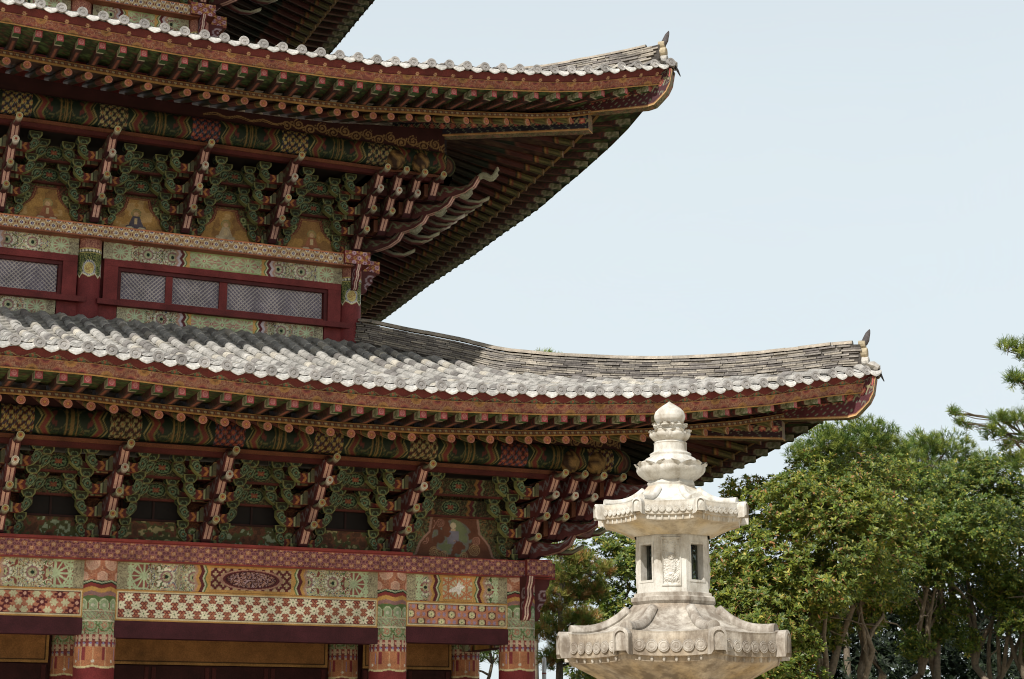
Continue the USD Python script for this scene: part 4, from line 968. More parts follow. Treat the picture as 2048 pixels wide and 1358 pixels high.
    MB().box((-13.7, -.1, 4.60), (13.7, 2.7, .1), lin(84, 40, 30)).build(HALL, 'gallery_ceiling', M_PAINT)
    MB().box((-.15, 2.8, .55), (.2, 13, 4.4), lin(96, 40, 34)).build(HALL, 'hall_wall', M_PAINT)
    for x in (-10.0133, -8.18, -6.3467, -4.5133, -2.68): bracket_set(L, x)
    bracket_set(L, 0., True)

def scroll_bracket(L, off, z1, z0, out):
    """Carved scroll brackets under the plate beam at the corner column."""
    def fn(u, v):
        c = base(u, lin(84, 34, 36)); r = np.hypot(u - .2, v - (z1 - z0) * .62); lay(c, np.abs(r - .1) < .016, lin(160, 140, 150)); lay(c, r < .03, lin(160, 140, 150)); r = np.hypot(u - .13, v - (z1 - z0) * .34); lay(c, np.abs(r - .06) < .014, lin(160, 140, 150)); return c
    h = z1 - z0; xf = place(L, False); R = .35 if L['n'] == 0 else .24
    prof = [(0, 0), (.10, .02), (.17, .14), (.16, .30), (.24, .42), (.30, .55), (.28, .72), (.36, .86), (.38, 1.)]
    for mir in (False, True):
        P = np.array([[[-.09, -R + .05 - d * t, z0 + v * h] for t in np.linspace(0, 1, 9)] for d, v in [(np.interp(q, [b for a, b in prof], [a for a, b in prof]), q) for q in np.linspace(0, 1, 30)]])
        if L['n']: P[..., 0] *= .7
        u = -(P[..., 1] + R); v = P[..., 2] - z0
        m = MB().grid(P, fn(u, v)); Q = P.copy(); Q[..., 0] *= -1; m.grid(Q, fn(u, v), True)
        w = abs(P[0, 0, 0]); X = np.array([-1, -.5, -.45, -.12, -.1, .1, .12, .45, .5, 1]) * w; st = lin(206, 176, 160)
        E = np.stack([np.repeat(X[None], 30, 0), np.repeat(P[:, -1:, 1], 10, 1), np.repeat(P[:, -1:, 2], 10, 1)], -1)
        m.grid(E, np.repeat(np.array([MAROON, MAROON, st, st, MAROON, MAROON, st, st, MAROON, MAROON])[None], 30, 0))
        moved(m, (0, 0, 0), mir).build(HALL, 'scroll_bracket', M_PAINT, xf=xf)

def window_unit(xa, xb, z0, z1, y, panes):
    W = xform(HALL, 'window_frame'); red, dk = lin(118, 34, 34), lin(84, 26, 28)
    def bar(x, z, w, h, yy, d, name, col): MB().box((x, yy, z), (w, d, h), col).build(W, name, M_PAINT)
    bar(xa, z1 - .14, xb - xa, .14, y - .10, .12, 'frame_rail', red); bar(xa, z0, .28, z1 - z0 - .142, y - .098, .12, 'frame_post', red); bar(xb - .28, z0, .28, z1 - z0 - .142, y - .098, .12, 'frame_post', red)
    bar(xa + .285, z1 - .215, xb - xa - .57, .072, y - .05, .07, 'sash_frame_rail', dk); bar(xa + .285, z0, .07, z1 - z0 - .22, y - .05, .07, 'sash_frame_post', dk); bar(xb - .355, z0, .07, z1 - z0 - .22, y - .05, .07, 'sash_frame_post', dk)
    bar(xa - .12, z0 - .115, xb - xa + .30, .11, y - .22, .25, 'window_sill', lin(108, 32, 32)); bar(xa + .36, z0 + .0, xb - xa - .72, .07, y - .03, .08, 'sash_rail', red)
    for a, b in panes:
        MB().panel((a, y + .03, z0 + .075), (b - a, 0, 0), (0, 0, z1 - z0 - .29), lattice, .012).build(W, 'lattice_pane', M_PAINT)
    for (a, b), (c, d) in zip(panes[:-1], panes[1:]): bar(b + .002, z0 + .072, c - b - .004, z1 - z0 - .29, y - .02, .06, 'mullion', red)

def upper_storey():
    L = LEVELS[1]; cx, cy = L['c']; xl = -13.9; TONE[0] = 1.0
    for x in (-2.68, -8.18, -13.68): column(L, x, cy, .235, 9.6, 11.46, column_up, 10.66)
    MB().box((-14.2, cy + .06, 9.3), (11.6, .1, 2.2), lin(110, 34, 34)).build(HALL, 'storey_wall', M_PAINT)
    MB().box((-2.74, cy + .16, 9.3), (.12, 15, 3.8), lin(84, 40, 36)).build(HALL, 'storey_wall', M_PAINT)
    for xa, xb in ((-13.4, -8.42), (-7.93, -2.9)):
        MB().panel((xa, cy - .10, 11.115), (xb - xa, 0, 0), (0, 0, .345), floral_head(xb - xa, .345, True, 'plain', 6), .0125).build(HALL, 'head_beam', M_PAINT)
        MB().box((xa, cy - .098, 11.118), (xb - xa, .14, .34), lin(110, 60, 50)).build(HALL, 'head_beam_core', M_PAINT)
        MB().panel((xa + .33, cy - .09, 9.80), (xb - xa - .72, 0, 0), (0, 0, .36), floral_head(xb - xa - .72, .36, True, 'plain', 8), .0125).build(HALL, 'apron_panel', M_PAINT)
        MB().box((xa - .04, cy - .088, 9.7), (.36, .12, .455), lin(112, 32, 32)).build(HALL, 'apron_post', M_PAINT); MB().box((xb - .37, cy - .088, 9.7), (.40, .12, .455), lin(112, 32, 32)).build(HALL, 'apron_post', M_PAINT)
    window_unit(-7.9, -2.92, 10.26, 11.112, cy - .02, [(-7.54, -6.63), (-6.49, -5.52), (-5.35, -3.30)])
    window_unit(-13.4, -8.43, 10.26, 11.112, cy - .02, [(-13.05, -11.6), (-11.46, -10.2), (-10.06, -8.80)])
    MB().box((-13.9, cy - .36, 11.46), (13.9 - 2.68 + .02, .7, .27), ORANGE, front=plate_up, bottom=lin(150, 84, 50), res=.0115).build(HALL, 'plate_beam', M_PAINT)
    MB().box((-2.96, cy - .46, 11.50), (.56, .6, .275), OXRED, front=stub_flowers, right=stub_flowers, bottom=lin(140, 70, 50), res=.012).build(HALL, 'plate_beam_end', M_PAINT)
    MB().box((-2.395, cy + .02, 11.47), (.38, .42, .265), OXRED, front=stub_flowers, right=stub_flowers, bottom=lin(140, 70, 50), res=.012).build(HALL, 'plate_beam_end', M_PAINT)
    MB().box((-3.0, cy + .36, 11.46), (.66, 15, .27), ORANGE).build(HALL, 'plate_beam', M_PAINT)
    scroll_bracket(L, 0, 11.47, 10.96, .3)
    MB().box((-13.9, cy - .16, 9.55), (11.5, .12, .30), lin(150, 136, 116)).build(HALL, 'mortar_course', M_TILE)
    off = -8.18
    MB().panel((xl, cy - .02, 11.72), (-2.6 - xl, 0, 0), (0, 0, 1.5), bell_panels(1.8333, off, xl, 1.5), .014).build(HALL, 'bracket_wall', M_PAINT)
    MB().panel((-2.6, cy - .02, 11.72), (0, 15, 0), (0, 0, 1.5), lin(60, 40, 34)).build(HALL, 'bracket_wall', M_PAINT)
    TONE[0] = .66
    for k, y in ((2, -.19), (3, -.60)):
        z = L['zb'] + .10 + k * L['h']; H = .318
        MB().panel((xl, cy + y, z + .01), (-2.8 - xl, 0, 0), (0, 0, H), diamond_board(1.8333, off, 11, H, xl), .014).build(HALL, 'tie_board', M_PAINT)
        MB().box((xl, cy + y + .005, z + .01), (-2.8 - xl, .10, .31), lin(90, 38, 32)).build(HALL, 'tie_board_core', M_PAINT)
    for x in (-10.0133, -8.18, -6.3467, -4.5133): bracket_set(L, x - cx)
    bracket_set(L, 0., True)

def top_storey():
    L = LEVELS[2]; cx, cy = L['c']; TONE[0] = 1.0
    MB().box((-14.2, cy + .05, 15.6), (8.7, .1, 2.3), lin(110, 34, 34)).build(HALL, 'storey_wall', M_PAINT)
    MB().box((-5.6, cy + .16, 15.6), (.12, 11, 3.8), lin(84, 40, 36)).build(HALL, 'storey_wall', M_PAINT)
    for x in (-5.52, -8.18): column(L, x, cy, .235, 16, 17.73, lambda h, s: column_up(h + .10, s), 16.93)
    for xa, xb in ((-7.93, -5.76), (-13.4, -8.42)):
        MB().panel((xa, cy - .10, 17.385), (xb - xa, 0, 0), (0, 0, .345), floral_head(xb - xa, .345, True, 'plain', 9), .0125).build(HALL, 'head_beam', M_PAINT)
    MB().box((-13.9, cy - .36, 17.73), (13.9 - 5.52 + .02, .7, .27), ORANGE, front=plate_up, bottom=lin(150, 84, 50), res=.0125).build(HALL, 'plate_beam', M_PAINT)
    MB().box((-5.80, cy - .46, 17.76), (.56, .6, .28), OXRED, front=stub_flowers, right=stub_flowers, bottom=lin(140, 70, 50), res=.0125).build(HALL, 'plate_beam_end', M_PAINT)
    MB().box((-5.235, cy + .02, 17.74), (.38, .42, .27), OXRED, front=stub_flowers, right=stub_flowers, bottom=lin(140, 70, 50), res=.0125).build(HALL, 'plate_beam_end', M_PAINT)
    scroll_bracket(L, 0, 17.74, 17.25, .3)
    MB().panel((-13.9, cy - .02, 18.0), (8.45, 0, 0), (0, 0, 1.6), lin(70, 56, 40)).build(HALL, 'bracket_wall', M_PAINT)
    MB().panel((-5.45, cy - .02, 18.0), (0, 11, 0), (0, 0, 1.6), lin(60, 40, 34)).build(HALL, 'bracket_wall', M_PAINT)
    bracket_set(L, 0., True)

lower_storey(); upper_storey(); top_storey()
for L in LEVELS:
    dep = L['depth']
    far = -dep + L['c'][1]
    if L['n'] < 2: eave_structure(L, False, -10.9 - L['c'][0], 99)
    else: eave_structure(L, False, -2.0, 99)
    save_xl, L['xl'] = L['xl'], far
    L['xl'] = max(far, -14.5); L['side'] = True
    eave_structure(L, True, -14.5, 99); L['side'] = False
    L['xl'] = save_xl
    corner_rafters(L)
    if L['n'] < 2: purlins(L)
    roof = tile_roof(L, False, L['n'] < 2)
    L['xl'] = max(far, -14.5); L['side'] = True; tile_roof(L, True, False); L['xl'] = save_xl; L['side'] = False
    if L['n'] < 2: hip_ridge(L, roof)
TONE[0] = 1.0
# ------------------------------------------------------------------ ground
g = MB(); g.panel((-1500, -1500, 0), (3000, 0, 0), (0, 3000, 0), np.ones(3)); g.build('/World', 'ground', M_GROUND, kind='structure')
g = MB(); g.panel((2.6, -8.5, .004), (80, 0, 0), (0, 110, 0), np.ones(3)); g.build('/World', 'added_dark_ground', M_DARK_GROUND, kind='structure')  # unseen dark sheet added to cut bounce light under the right eaves

# ------------------------------------------------------------------ stone lantern
LAN = xform('/World', 'stone_lantern', (-8.157, -20.796, -.048), label='tall pale granite lantern with two octagonal roofs before the temple', cat='stone lantern')
PHI = -math.pi / 2 + (0.4203 * -1) + .0            # direction from the lantern towards the viewer
A0 = PHI + math.radians(15)                          # one corner of the octagon
ONE = np.ones(3)
def octo(z, R, rot=0., n=8, sub=1, sag=0.0, lift=0.0):
    """Ring of the octagon with `sub` points per side; corners lifted."""
    a = A0 + rot + np.arange(n) * 2 * np.pi / n; P = np.stack([R * np.cos(a), R * np.sin(a)], 1); out = []
    for i in range(n):
        for t in np.arange(sub) / sub:
            q = P[i] * (1 - t) + P[(i + 1) % n] * t; e = (2 * t - 1) ** 2
            out.append([q[0], q[1], z + lift * e ** 1.5])
    return np.array(out)
def loft(rings, name, mat, smooth=False, col=ONE, rough=.004, parent=LAN, cap=True):
    n = len(rings[0]); P = np.array([np.vstack([r, r[:1]]) for r in rings])
    k = (fbm(P * 9, 3, 4)[..., None] - .5) * 2 * rough; ctr = P.mean(axis=1, keepdims=True); d = P - ctr; d[..., 2] = 0; d /= np.linalg.norm(d, axis=-1, keepdims=True) + 1e-9
    P = P + d * k; P[:, -1] = P[:, 0]
    m = MB().grid(P, col, True)
    if cap:
        for j in (0, -1):
            c = P[j].mean(0); V = np.vstack([P[j][:-1], c[None]]); m.add(V, [[i, (i + 1) % n, n] for i in range(n)], col)
    return m.build(parent, name, mat, smooth)
def revolve(prof, name, mat, petal=0, n=64, amp=0, parent=LAN):
    th = np.linspace(0, 2 * np.pi, n + 1); prof = np.array(prof, float)
    t = np.linspace(0, len(prof) - 1, len(prof) * 4); R = np.interp(t, range(len(prof)), prof[:, 0]); Z = np.interp(t, range(len(prof)), prof[:, 1])
    P = np.stack([R[:, None] * np.cos(th), R[:, None] * np.sin(th), np.repeat(Z[:, None], n + 1, 1)], -1)
    P *= 1 + (fbm(P * 14, 3, 2)[..., None] - .5) * np.array([.03, .03, 0]); P[:, -1] = P[:, 0]
    return MB().grid(P, ONE, True).build(parent, name, mat, True)
def lotus(n, z0, z1, r0, r1, wide, mat, name, curl=.02, ph=0.):
    """A ring of separate carved petals standing up and outward."""
    for i in range(n):
        a = ph + i * 2 * np.pi / n; U, V = np.meshgrid(np.linspace(-1, 1, 13), np.linspace(0, 1, 11), indexing='ij')
        w = wide * np.sin(np.pi * (.16 + .80 * V) ** 1.1) ** .6; w = np.where(V > .7, wide * np.sqrt(np.clip(1 - ((V - .62) / .40) ** 2, 0, 1)) * .98, w)
        r = r0 + (r1 - r0) * np.sin(V * np.pi * .56) + curl * np.clip(V - .8, 0, 1) * 5
        rim = .014 * (np.abs(U) > .76) * np.clip(V * 4, 0, 1) + .014 * (V > .84)
        bulge = .030 * (1 - U ** 2) * np.sin(np.pi * V) + rim
        ang = a + U * w / np.maximum(r, .05)
        P = np.stack([(r + bulge) * np.cos(ang), (r + bulge) * np.sin(ang), z0 + (z1 - z0) * V], -1)
        m = MB().grid(P, ONE); b = P * np.array([.86, .86, 1]); m.grid(b, ONE, True); m.grid(np.stack([P[:, -1], b[:, -1]]), ONE)
        m.build(LAN, name, mat, True)
S, T_ = M_STONE, M_STAINED
# unseen foot, shaft
loft([octo(0, .95), octo(.22, .95), octo(.24, .8), octo(.42, .74)], 'foot', T_)
loft([octo(.42, .42), octo(.8, .34), octo(1.3, .33), octo(1.62, .42)], 'shaft', T_)
loft([octo(1.62, .45), octo(1.80, .56), octo(1.96, .58)], 'shaft_collar', T_)
def roof(zb, R, zrim, hrim, zneck, Rneck, mat, name, ncirc, lift, under_R, under_z, relief=.6):
    top = []; r0 = R
    for t in np.linspace(0, 1, 13):
        rr = R + (Rneck - R) * t ** .78; z = zrim + hrim + (zneck - zrim - hrim) * (t ** 2.1)
        top.append(octo(z, rr, sub=12, lift=lift * (1 - t) ** 1.5))
    rings = [octo(under_z, under_R, sub=12), octo(under_z + .012, under_R + .03, sub=12), octo(under_z + (zrim - under_z) * .32, under_R + (R - under_R) * .30, sub=12), octo(under_z + (zrim - under_z) * .62, under_R + (R - under_R) * .66, sub=12, lift=lift * .4), octo(zrim - .030, R * .955, sub=12, lift=lift * .9), octo(zrim, R * .962, sub=12, lift=lift), octo(zrim + .006, R * .995, sub=12, lift=lift), octo(zrim + hrim * .5, R * 1.002, sub=12, lift=lift), octo(zrim + hrim - .012, R * .997, sub=12, lift=lift)] + top
    rc = np.array([(.98, .86, .66)] * 4 + [(.84, .76, .66), (.84, .76, .66), (.86, .80, .72), (.90, .84, .76), (1, .97, .92)] + [(1, 1, .98)] * 11 + [(.86, .78, .70)] * 2)  # brown rim blotches; ochre stain and warm ground bounce tinted into the undersides
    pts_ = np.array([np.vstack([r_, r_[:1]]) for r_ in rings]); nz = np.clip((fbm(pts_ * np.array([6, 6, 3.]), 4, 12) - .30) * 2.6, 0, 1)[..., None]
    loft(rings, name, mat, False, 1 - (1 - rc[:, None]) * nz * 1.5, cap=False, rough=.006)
    for i in range(8):
        a = A0 + i * math.pi / 4; d = np.array([math.cos(a), math.sin(a), 0]); s = np.array([-d[1], d[0], 0]); pts = []
        for t in np.linspace(.04, 1.02, 15):
            rr = R + (Rneck - R) * t ** .78; z = zrim + hrim + (zneck - zrim - hrim) * (t ** 2.1) + lift * (1 - t) ** 1.5
            pts.append(d * rr + np.array([0, 0, z + .004]))
        w = R * .052
        MB().tube(pts, [w * (1.15 - .35 * t) for t in np.linspace(0, 1, 15)], ONE, 10).build(LAN, 'corner_ridge', mat, True)
        # upright rounded tab at the corner
        U = np.linspace(0, np.pi, 11); hh = hrim * 1.02; tw = R * .070
        sh = [(-tw, 0)] + [(-tw * math.cos(u), hh * .72 + tw * 1.05 * math.sin(u)) for u in U] + [(tw, 0)]
        m = MB(); fr = [d * (R * 1.012 + .030) + s * x + np.array([0, 0, zrim + lift + y - .012]) for x, y in sh]; bk = [p - d * .10 for p in fr]
        mid = d * (R * 1.012 + .036) + np.array([0, 0, zrim + lift + hh * .5]); inn = [mid + (p - mid) * .72 + d * .006 for p in fr]; inn2 = [p - d * .012 for p in inn]
        m.grid(np.array([bk, fr]), ONE); m.grid(np.array([fr, inn]), ONE); m.grid(np.array([inn, inn2]), ONE * .8); V = np.vstack([inn2, [mid]]); n = len(inn2); m.add(V, [[k, (k + 1) % n, n] for k in range(n)], ONE)
        m.build(LAN, 'corner_tab', mat)
        # carved roundels and little drops along the rim
        b = a + math.pi / 4; d2 = np.array([math.cos(b), math.sin(b), 0]); p0, p1 = d * R, d2 * R; nrm = (d + d2) / np.linalg.norm(d + d2); tan = (p1 - p0) / np.linalg.norm(p1 - p0)
        rr = np.linalg.norm(p1 - p0) / (ncirc + 1.6) * .5; th = np.linspace(0, 2 * np.pi, 15)
        for k in range(ncirc):
            t = (k + 1.3) / (ncirc + 1.6); e = lift * abs(2 * t - 1) ** 3; c = p0 * (1 - t) + p1 * t + nrm * .004 + np.array([0, 0, zrim + e + hrim * .42])
            prof = [(0, .004), (.25, .004), (.36, .001), (.50, .001), (.62, .0045), (.70, .0045), (.80, .0005), (.86, .0005), (.93, .0035), (1, .0)]
            P = np.array([[c + nrm * (h * relief + .003) + rr * q * (np.cos(x) * tan + np.sin(x) * np.array([0, 0, 1])) for x in th] for q, h in prof])
            MB().grid(P, np.broadcast_to(np.array([1, 1, .92, .92, 1.0, 1.0, .90, .90, 1, .97])[:, None, None], P.shape)).build(LAN, 'roundel', mat)
            c = p0 * (1 - t) + p1 * t - nrm * R * .035 + np.array([0, 0, zrim + e - .014])
            MB().tube([c + np.array([0, 0, .02]), c, c - np.array([0, 0, .012]), c - np.array([0, 0, .018])], [rr * .26, rr * .30, rr * .22, .002], ONE * 1.0, 8).build(LAN, 'rim_drop', mat, True)
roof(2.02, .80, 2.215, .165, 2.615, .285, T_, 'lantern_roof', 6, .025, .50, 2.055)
loft([octo(2.60, .300), octo(2.62, .315), octo(2.645, .315), octo(2.655, .292), octo(2.675, .290), octo(2.68, .275)], 'collar', T_)
# light chamber with openings on every other side
Rb, zb0, zb1 = .268, 2.68, 3.085
for i in range(8):
    a, b = A0 + i * math.pi / 4, A0 + (i + 1) * math.pi / 4; p0, p1 = (np.array([math.cos(q), math.sin(q), 0]) * Rb for q in (a, b)); tan = p1 - p0; w = np.linalg.norm(tan); tan /= w; nrm = np.array([math.cos((a + b) / 2), math.sin((a + b) / 2), 0]); up = np.array([0, 0, 1.])
    at = lambda x, z, d=0.: p0 + tan * x + up * z + nrm * d
    m = MB()
    def quad(x0, x1, z0, z1, d=0., c=ONE): m.grid(np.array([[at(x0, z0, d), at(x1, z0, d)], [at(x0, z1, d), at(x1, z1, d)]]), c)
    if i % 2 == 0:      # opening
        xa, xb, za, zb = w * .22, w * .78, 2.765, 3.012
        quad(0, xa, zb0, zb1); quad(xb, w, zb0, zb1); quad(xa, xb, zb0, za); quad(xa, xb, zb, zb1)
        o = [(xa, za), (xb, za), (xb, zb), (xa, zb), (xa, za)]; m.grid(np.array([[at(x, z, 0) for x, z in o], [at(x, z, -.075) for x, z in o]]), ONE * .95)
        f = .016; oo = [(xa - f, za - f), (xb + f, za - f), (xb + f, zb + f), (xa - f, zb + f), (xa - f, za - f)]; m.grid(np.array([[at(x, z, .001) for x, z in oo], [at(x, z, .003) for x, z in oo], [at(x, z, .003) for x, z in o], [at(x, z, 0) for x, z in o]]), ONE)
        m.build(LAN, 'chamber_wall', S)
        k = MB().grid(np.array([[at(xa - .01, za - .01, -.055), at(xb + .01, za - .01, -.055)], [at(xa - .01, zb + .01, -.055), at(xb + .01, zb + .01, -.055)]]), ONE); k.build(LAN, 'glass_pane', M_PANE)
    else:               # relief panel
        X, Z = np.meshgrid(np.linspace(0, w, 45), np.linspace(zb0, zb1, 81), indexing='ij'); u = X / w - .5; v = (Z - zb0) / (zb1 - zb0)
        ins = (np.abs(u) < .29) & (v > .13) & (v < .90); fr = (np.abs(u) < .34) & (v > .10) & (v < .93)
        fig = np.clip(1 - np.hypot(u / .13, (v - .60) / .06), 0, 1) ** .5 * .022 + np.clip(1 - np.hypot(u / .17, (v - .42) / .16), 0, 1) ** .5 * .022 + np.clip(1 - np.hypot(u / .25, (v - .24) / .08), 0, 1) ** .5 * .016
        D = np.where(ins, -.006 + fig + .003 * (curls(X, Z, .03, 2) > .6), np.where(fr, .008, 0.)) + (fbm(np.stack([X * 20, Z * 20, X * 0], -1), 3, 2) - .5) * .004
        P = p0 + X[..., None] * tan + Z[..., None] * up + D[..., None] * nrm; m.grid(P, ONE); m.build(LAN, 'chamber_wall', S)
loft([octo(zb0, .10), octo(zb1, .10)], 'added_dark_core', T_, col=ONE * .12)  # added core, painted near-black so the chamber looks dark inside
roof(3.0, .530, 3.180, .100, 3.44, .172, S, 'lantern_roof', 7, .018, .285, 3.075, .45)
loft([octo(3.43, .170), octo(3.455, .178), octo(3.475, .168)], 'finial_neck', S)
revolve([(.15, 3.47), (.17, 3.485), (.195, 3.52), (.21, 3.555), (.212, 3.59), (.205, 3.61), (.175, 3.64), (.145, 3.655), (.148, 3.675), (.118, 3.69), (.116, 3.745), (.12, 3.752)], 'finial_drum', S)
lotus(8, 3.475, 3.605, .158, .226, .096, S, 'lotus_petal', .010, .2)
revolve([(.12, 3.752), (.105, 3.765), (.128, 3.785), (.132, 3.82), (.11, 3.84), (.095, 3.85)], 'finial_ring', S)
lotus(7, 3.762, 3.845, .098, .124, .056, S, 'lotus_petal', .003, .1)
revolve([(.095, 3.85), (.108, 3.86), (.11, 3.878), (.085, 3.89), (.095, 3.905), (.108, 3.925), (.112, 3.95), (.103, 3.98), (.080, 4.005), (.048, 4.028), (.022, 4.044), (.004, 4.058)], 'finial_jewel', S)
lotus(7, 3.852, 3.895, .080, .100, .045, S, 'lotus_petal', .002, .3)

# ------------------------------------------------------------------ trees
def leaf_cloud(lobes, spacing, per, ln, wd, cols, weights, seed, origin, tilt=.5, shell=.55, flat=.85):
    """Rosettes of leaves through the outer volume of the crown's lobes; returns vertices, quads, colours."""
    rg = np.random.default_rng(seed); out = []; tones = []
    for x, y, z, r in lobes:
        n = int(4 * np.pi * r * r / spacing ** 2)
        d = rg.normal(size=(n, 3)); d /= np.linalg.norm(d, axis=1, keepdims=True)
        rad = r * (1 - shell * rg.random(n) ** 1.8)
        lump = .68 + .64 * fbm(d * 3.1 + np.array([x, y, z]), 3, seed)
        p = np.array([x, y, z]) + d * (rad * lump)[:, None] * np.array([1, 1, flat])
        keep = fbm(p * np.array([1.5, 1.5, 2.1]), 3, seed + 3) > .40
        out.append(np.hstack([p, d])[keep]); tones.append(fbm(p * .8, 2, seed + 8)[keep])
    q = np.concatenate(out); tn = np.concatenate(tones); P, D = q[:, :3], q[:, 3:]; n = len(P)
    ax = D * .5 + np.array([-.15, -.25, .75]) + rg.normal(scale=.25, size=(n, 3)); ax /= np.linalg.norm(ax, axis=1, keepdims=True)
    h = np.cross(ax, np.array([.3, .9, .1])); h /= np.linalg.norm(h, axis=1, keepdims=True); k = np.cross(ax, h)
    a = (np.arange(per)[None] * 2.399 + rg.random((n, 1)) * 6.28); el = tilt + rg.normal(scale=.28, size=(n, per))
    dirs = np.cos(el)[..., None] * (np.cos(a)[..., None] * h[:, None] + np.sin(a)[..., None] * k[:, None]) + np.sin(el)[..., None] * ax[:, None]
    L_ = ln * rg.uniform(.65, 1.2, (n, per)); W_ = wd * rg.uniform(.75, 1.2, (n, per))
    s = np.cross(dirs, ax[:, None]); s /= np.linalg.norm(s, axis=2, keepdims=True) + 1e-9
    b = P[:, None] + dirs * .01; droop = ax[:, None] * -.12 * L_[..., None]
    V = np.stack([b, b + dirs * (L_ * .5)[..., None] + s * (W_ * .5)[..., None], b + dirs * L_[..., None] + droop, b + dirs * (L_ * .5)[..., None] - s * (W_ * .5)[..., None]], 2).reshape(-1, 3)
    F = np.arange(len(V)).reshape(-1, 4)
    pick = rg.choice(len(cols), size=(n, per), p=weights); base_ = rg.uniform(.8, 1.2, (n, 1)) * (.72 + .56 * tn[:, None]); C = np.array(cols)[pick] * (base_ * rg.uniform(.85, 1.15, (n, per)))[..., None]
    C = np.repeat(C.reshape(-1, 3), 4, 0)
    return V - np.array(origin), F, C
def limb(m, a, b, r0, r1, seed, bend=.25, n=9):
    rg = np.random.default_rng(seed); t = np.linspace(0, 1, n); a, b = np.array(a, float), np.array(b, float); ln = np.linalg.norm(b - a)
    w = np.stack([np.interp(t, np.linspace(0, 1, 5), np.concatenate([[0], rg.normal(scale=bend * ln * .18, size=3), [0]])) for _ in range(3)], 1)
    p = a + (b - a) * t[:, None] + w; m.tube(p, np.linspace(r0, r1, n), lin(104, 94, 80), 7, False); return p
def broadleaf(name, label, root, lobes, seed, cols, weights, trunks, spacing=.108, ln=.098, wd=.038, per=9, group=None):
    T = xform('/World', name, root, label=label, cat='tree', group=group); root = np.array(root, float)
    m = MB()
    for i, (bx, by, lo) in enumerate(trunks):
        f = np.array([bx, by, 0]) - root; l = np.array(lo[:3]) - root; k = f + (l - f) * .5 + np.array([0, 0, .3]); limb(m, f, k, .10, .07, seed + i, .5)
        near = sorted(lobes, key=lambda q: (q[0] - lo[0]) ** 2 + (q[1] - lo[1]) ** 2 + (q[2] - lo[2]) ** 2)[:4]
        for j, q in enumerate(near):
            e = np.array(q[:3]) - root; p = limb(m, k, e, .065, .018, seed + i * 7 + j)
            rg = np.random.default_rng(seed + 31 * j + i)
            for _ in range(5): c = p[rg.integers(4, 9)]; limb(m, c, c + rg.normal(size=3) * q[3] * .6, .022, .006, rg.integers(1e6), n=5)
    m.build(T, 'trunk', M_BARK, True)
    V, F, C = leaf_cloud(lobes, spacing, per, ln, wd, cols, weights, seed, root); put(T, 'crown', V, F, C, M_LEAF, kind='stuff')
G1, G2, G3, Y1, B1 = lin(92, 104, 40), lin(66, 86, 34), lin(118, 122, 48), lin(150, 138, 66), lin(142, 104, 66)
ta = [(3.43, -3.89, 5.81, 0.79), (4.26, -4.34, 6.16, 0.89), (5.57, -4.02, 6.33, 0.95), (3.22, -4.51, 4.95, 1.0), (4.02, -5.41, 5.19, 1.07), (3.08, -3.57, 5.38, 0.65), (3.79, -4.58, 4.27, 0.82), (2.65, -4.92, 3.84, 0.82), (2.22, -5.0, 3.06, 0.73), (4.85, -4.63, 4.48, 0.65), (3.08, -5.02, 3.23, 0.43), (6.09, -4.18, 5.99, 0.69), (4.63, -4.86, 5.73, 0.77), (5.23, -4.6, 5.3, 0.69), (2.48, -4.77, 2.46, 0.77), (3.25, -4.94, 2.46, 0.69), (3.42, -4.17, 3.58, 0.69), (2.39, -4.26, 4.52, 0.6), (2.44, -4.36, 4.32, 0.72), (3.21, -5.08, 5.81, 0.72), (4.69, -4.65, 5.95, 0.65), (3.53, -5.46, 4.54, 0.8), (2.95, -4.81, 2.99, 0.53), (4.57, -4.02, 3.69, 0.46), (1.98, -4.57, 3.76, 0.53), (5.74, -4.39, 5.28, 0.57), (2.89, -3.9, 6.13, 0.42), (3.24, -5.03, 3.33, 0.44), (5.43, -3.94, 4.04, 0.42), (5.73, -4.18, 4.45, 0.47), (2.66, -4.81, 3.5, 0.53)]
broadleaf('broadleaf_tree', 'wide olive green broadleaf evergreen right behind the stone lantern', (4.54, -3.91, 0), ta, 21, [G1, G2, G3, Y1, B1], [.42, .26, .22, .05, .05], [(5.06, -3.91, ta[1]), (4.54, -4.17, ta[6]), (5.32, -3.65, ta[2]), (4.03, -4.26, ta[7]), (4.97, -4.26, ta[9])])
tb = [(10.31, 0.44, 6.95, 1.02), (11.44, 0.45, 7.0, 1.09), (11.86, -0.71, 6.5, 1.0), (9.4, -0.42, 5.6, 0.8), (11.22, 0.28, 6.0, 0.96), (11.62, -0.88, 5.47, 0.95), (11.62, -0.14, 4.9, 0.6), (12.2, -1.14, 3.9, 0.7), (9.6, 0.4, 4.7, 0.5), (12.9, -0.87, 6.0, 1.0), (10.4, 0.1, 6.1, 0.8), (12.9, -0.5, 7.0, 0.9), (8.7, 0.3, 4.4, 0.5), (12.6, -0.7, 4.9, 0.8), (9.32, -1.14, 6.1, 0.86), (10.2, -1.53, 6.1, 0.86), (11.71, -0.29, 7.44, 0.68), (9.48, -1.02, 5.37, 0.64), (8.23, -0.94, 5.01, 0.63), (10.41, -0.09, 4.5, 0.44), (11.55, -1.24, 4.78, 0.65), (9.54, 0.67, 7.44, 0.68), (10.14, 0.63, 4.32, 0.45), (9.47, -0.04, 3.72, 0.43), (11.46, -1.03, 4.15, 0.49), (10.82, -0.11, 3.86, 0.33), (10.25, 0.09, 4.07, 0.33)]
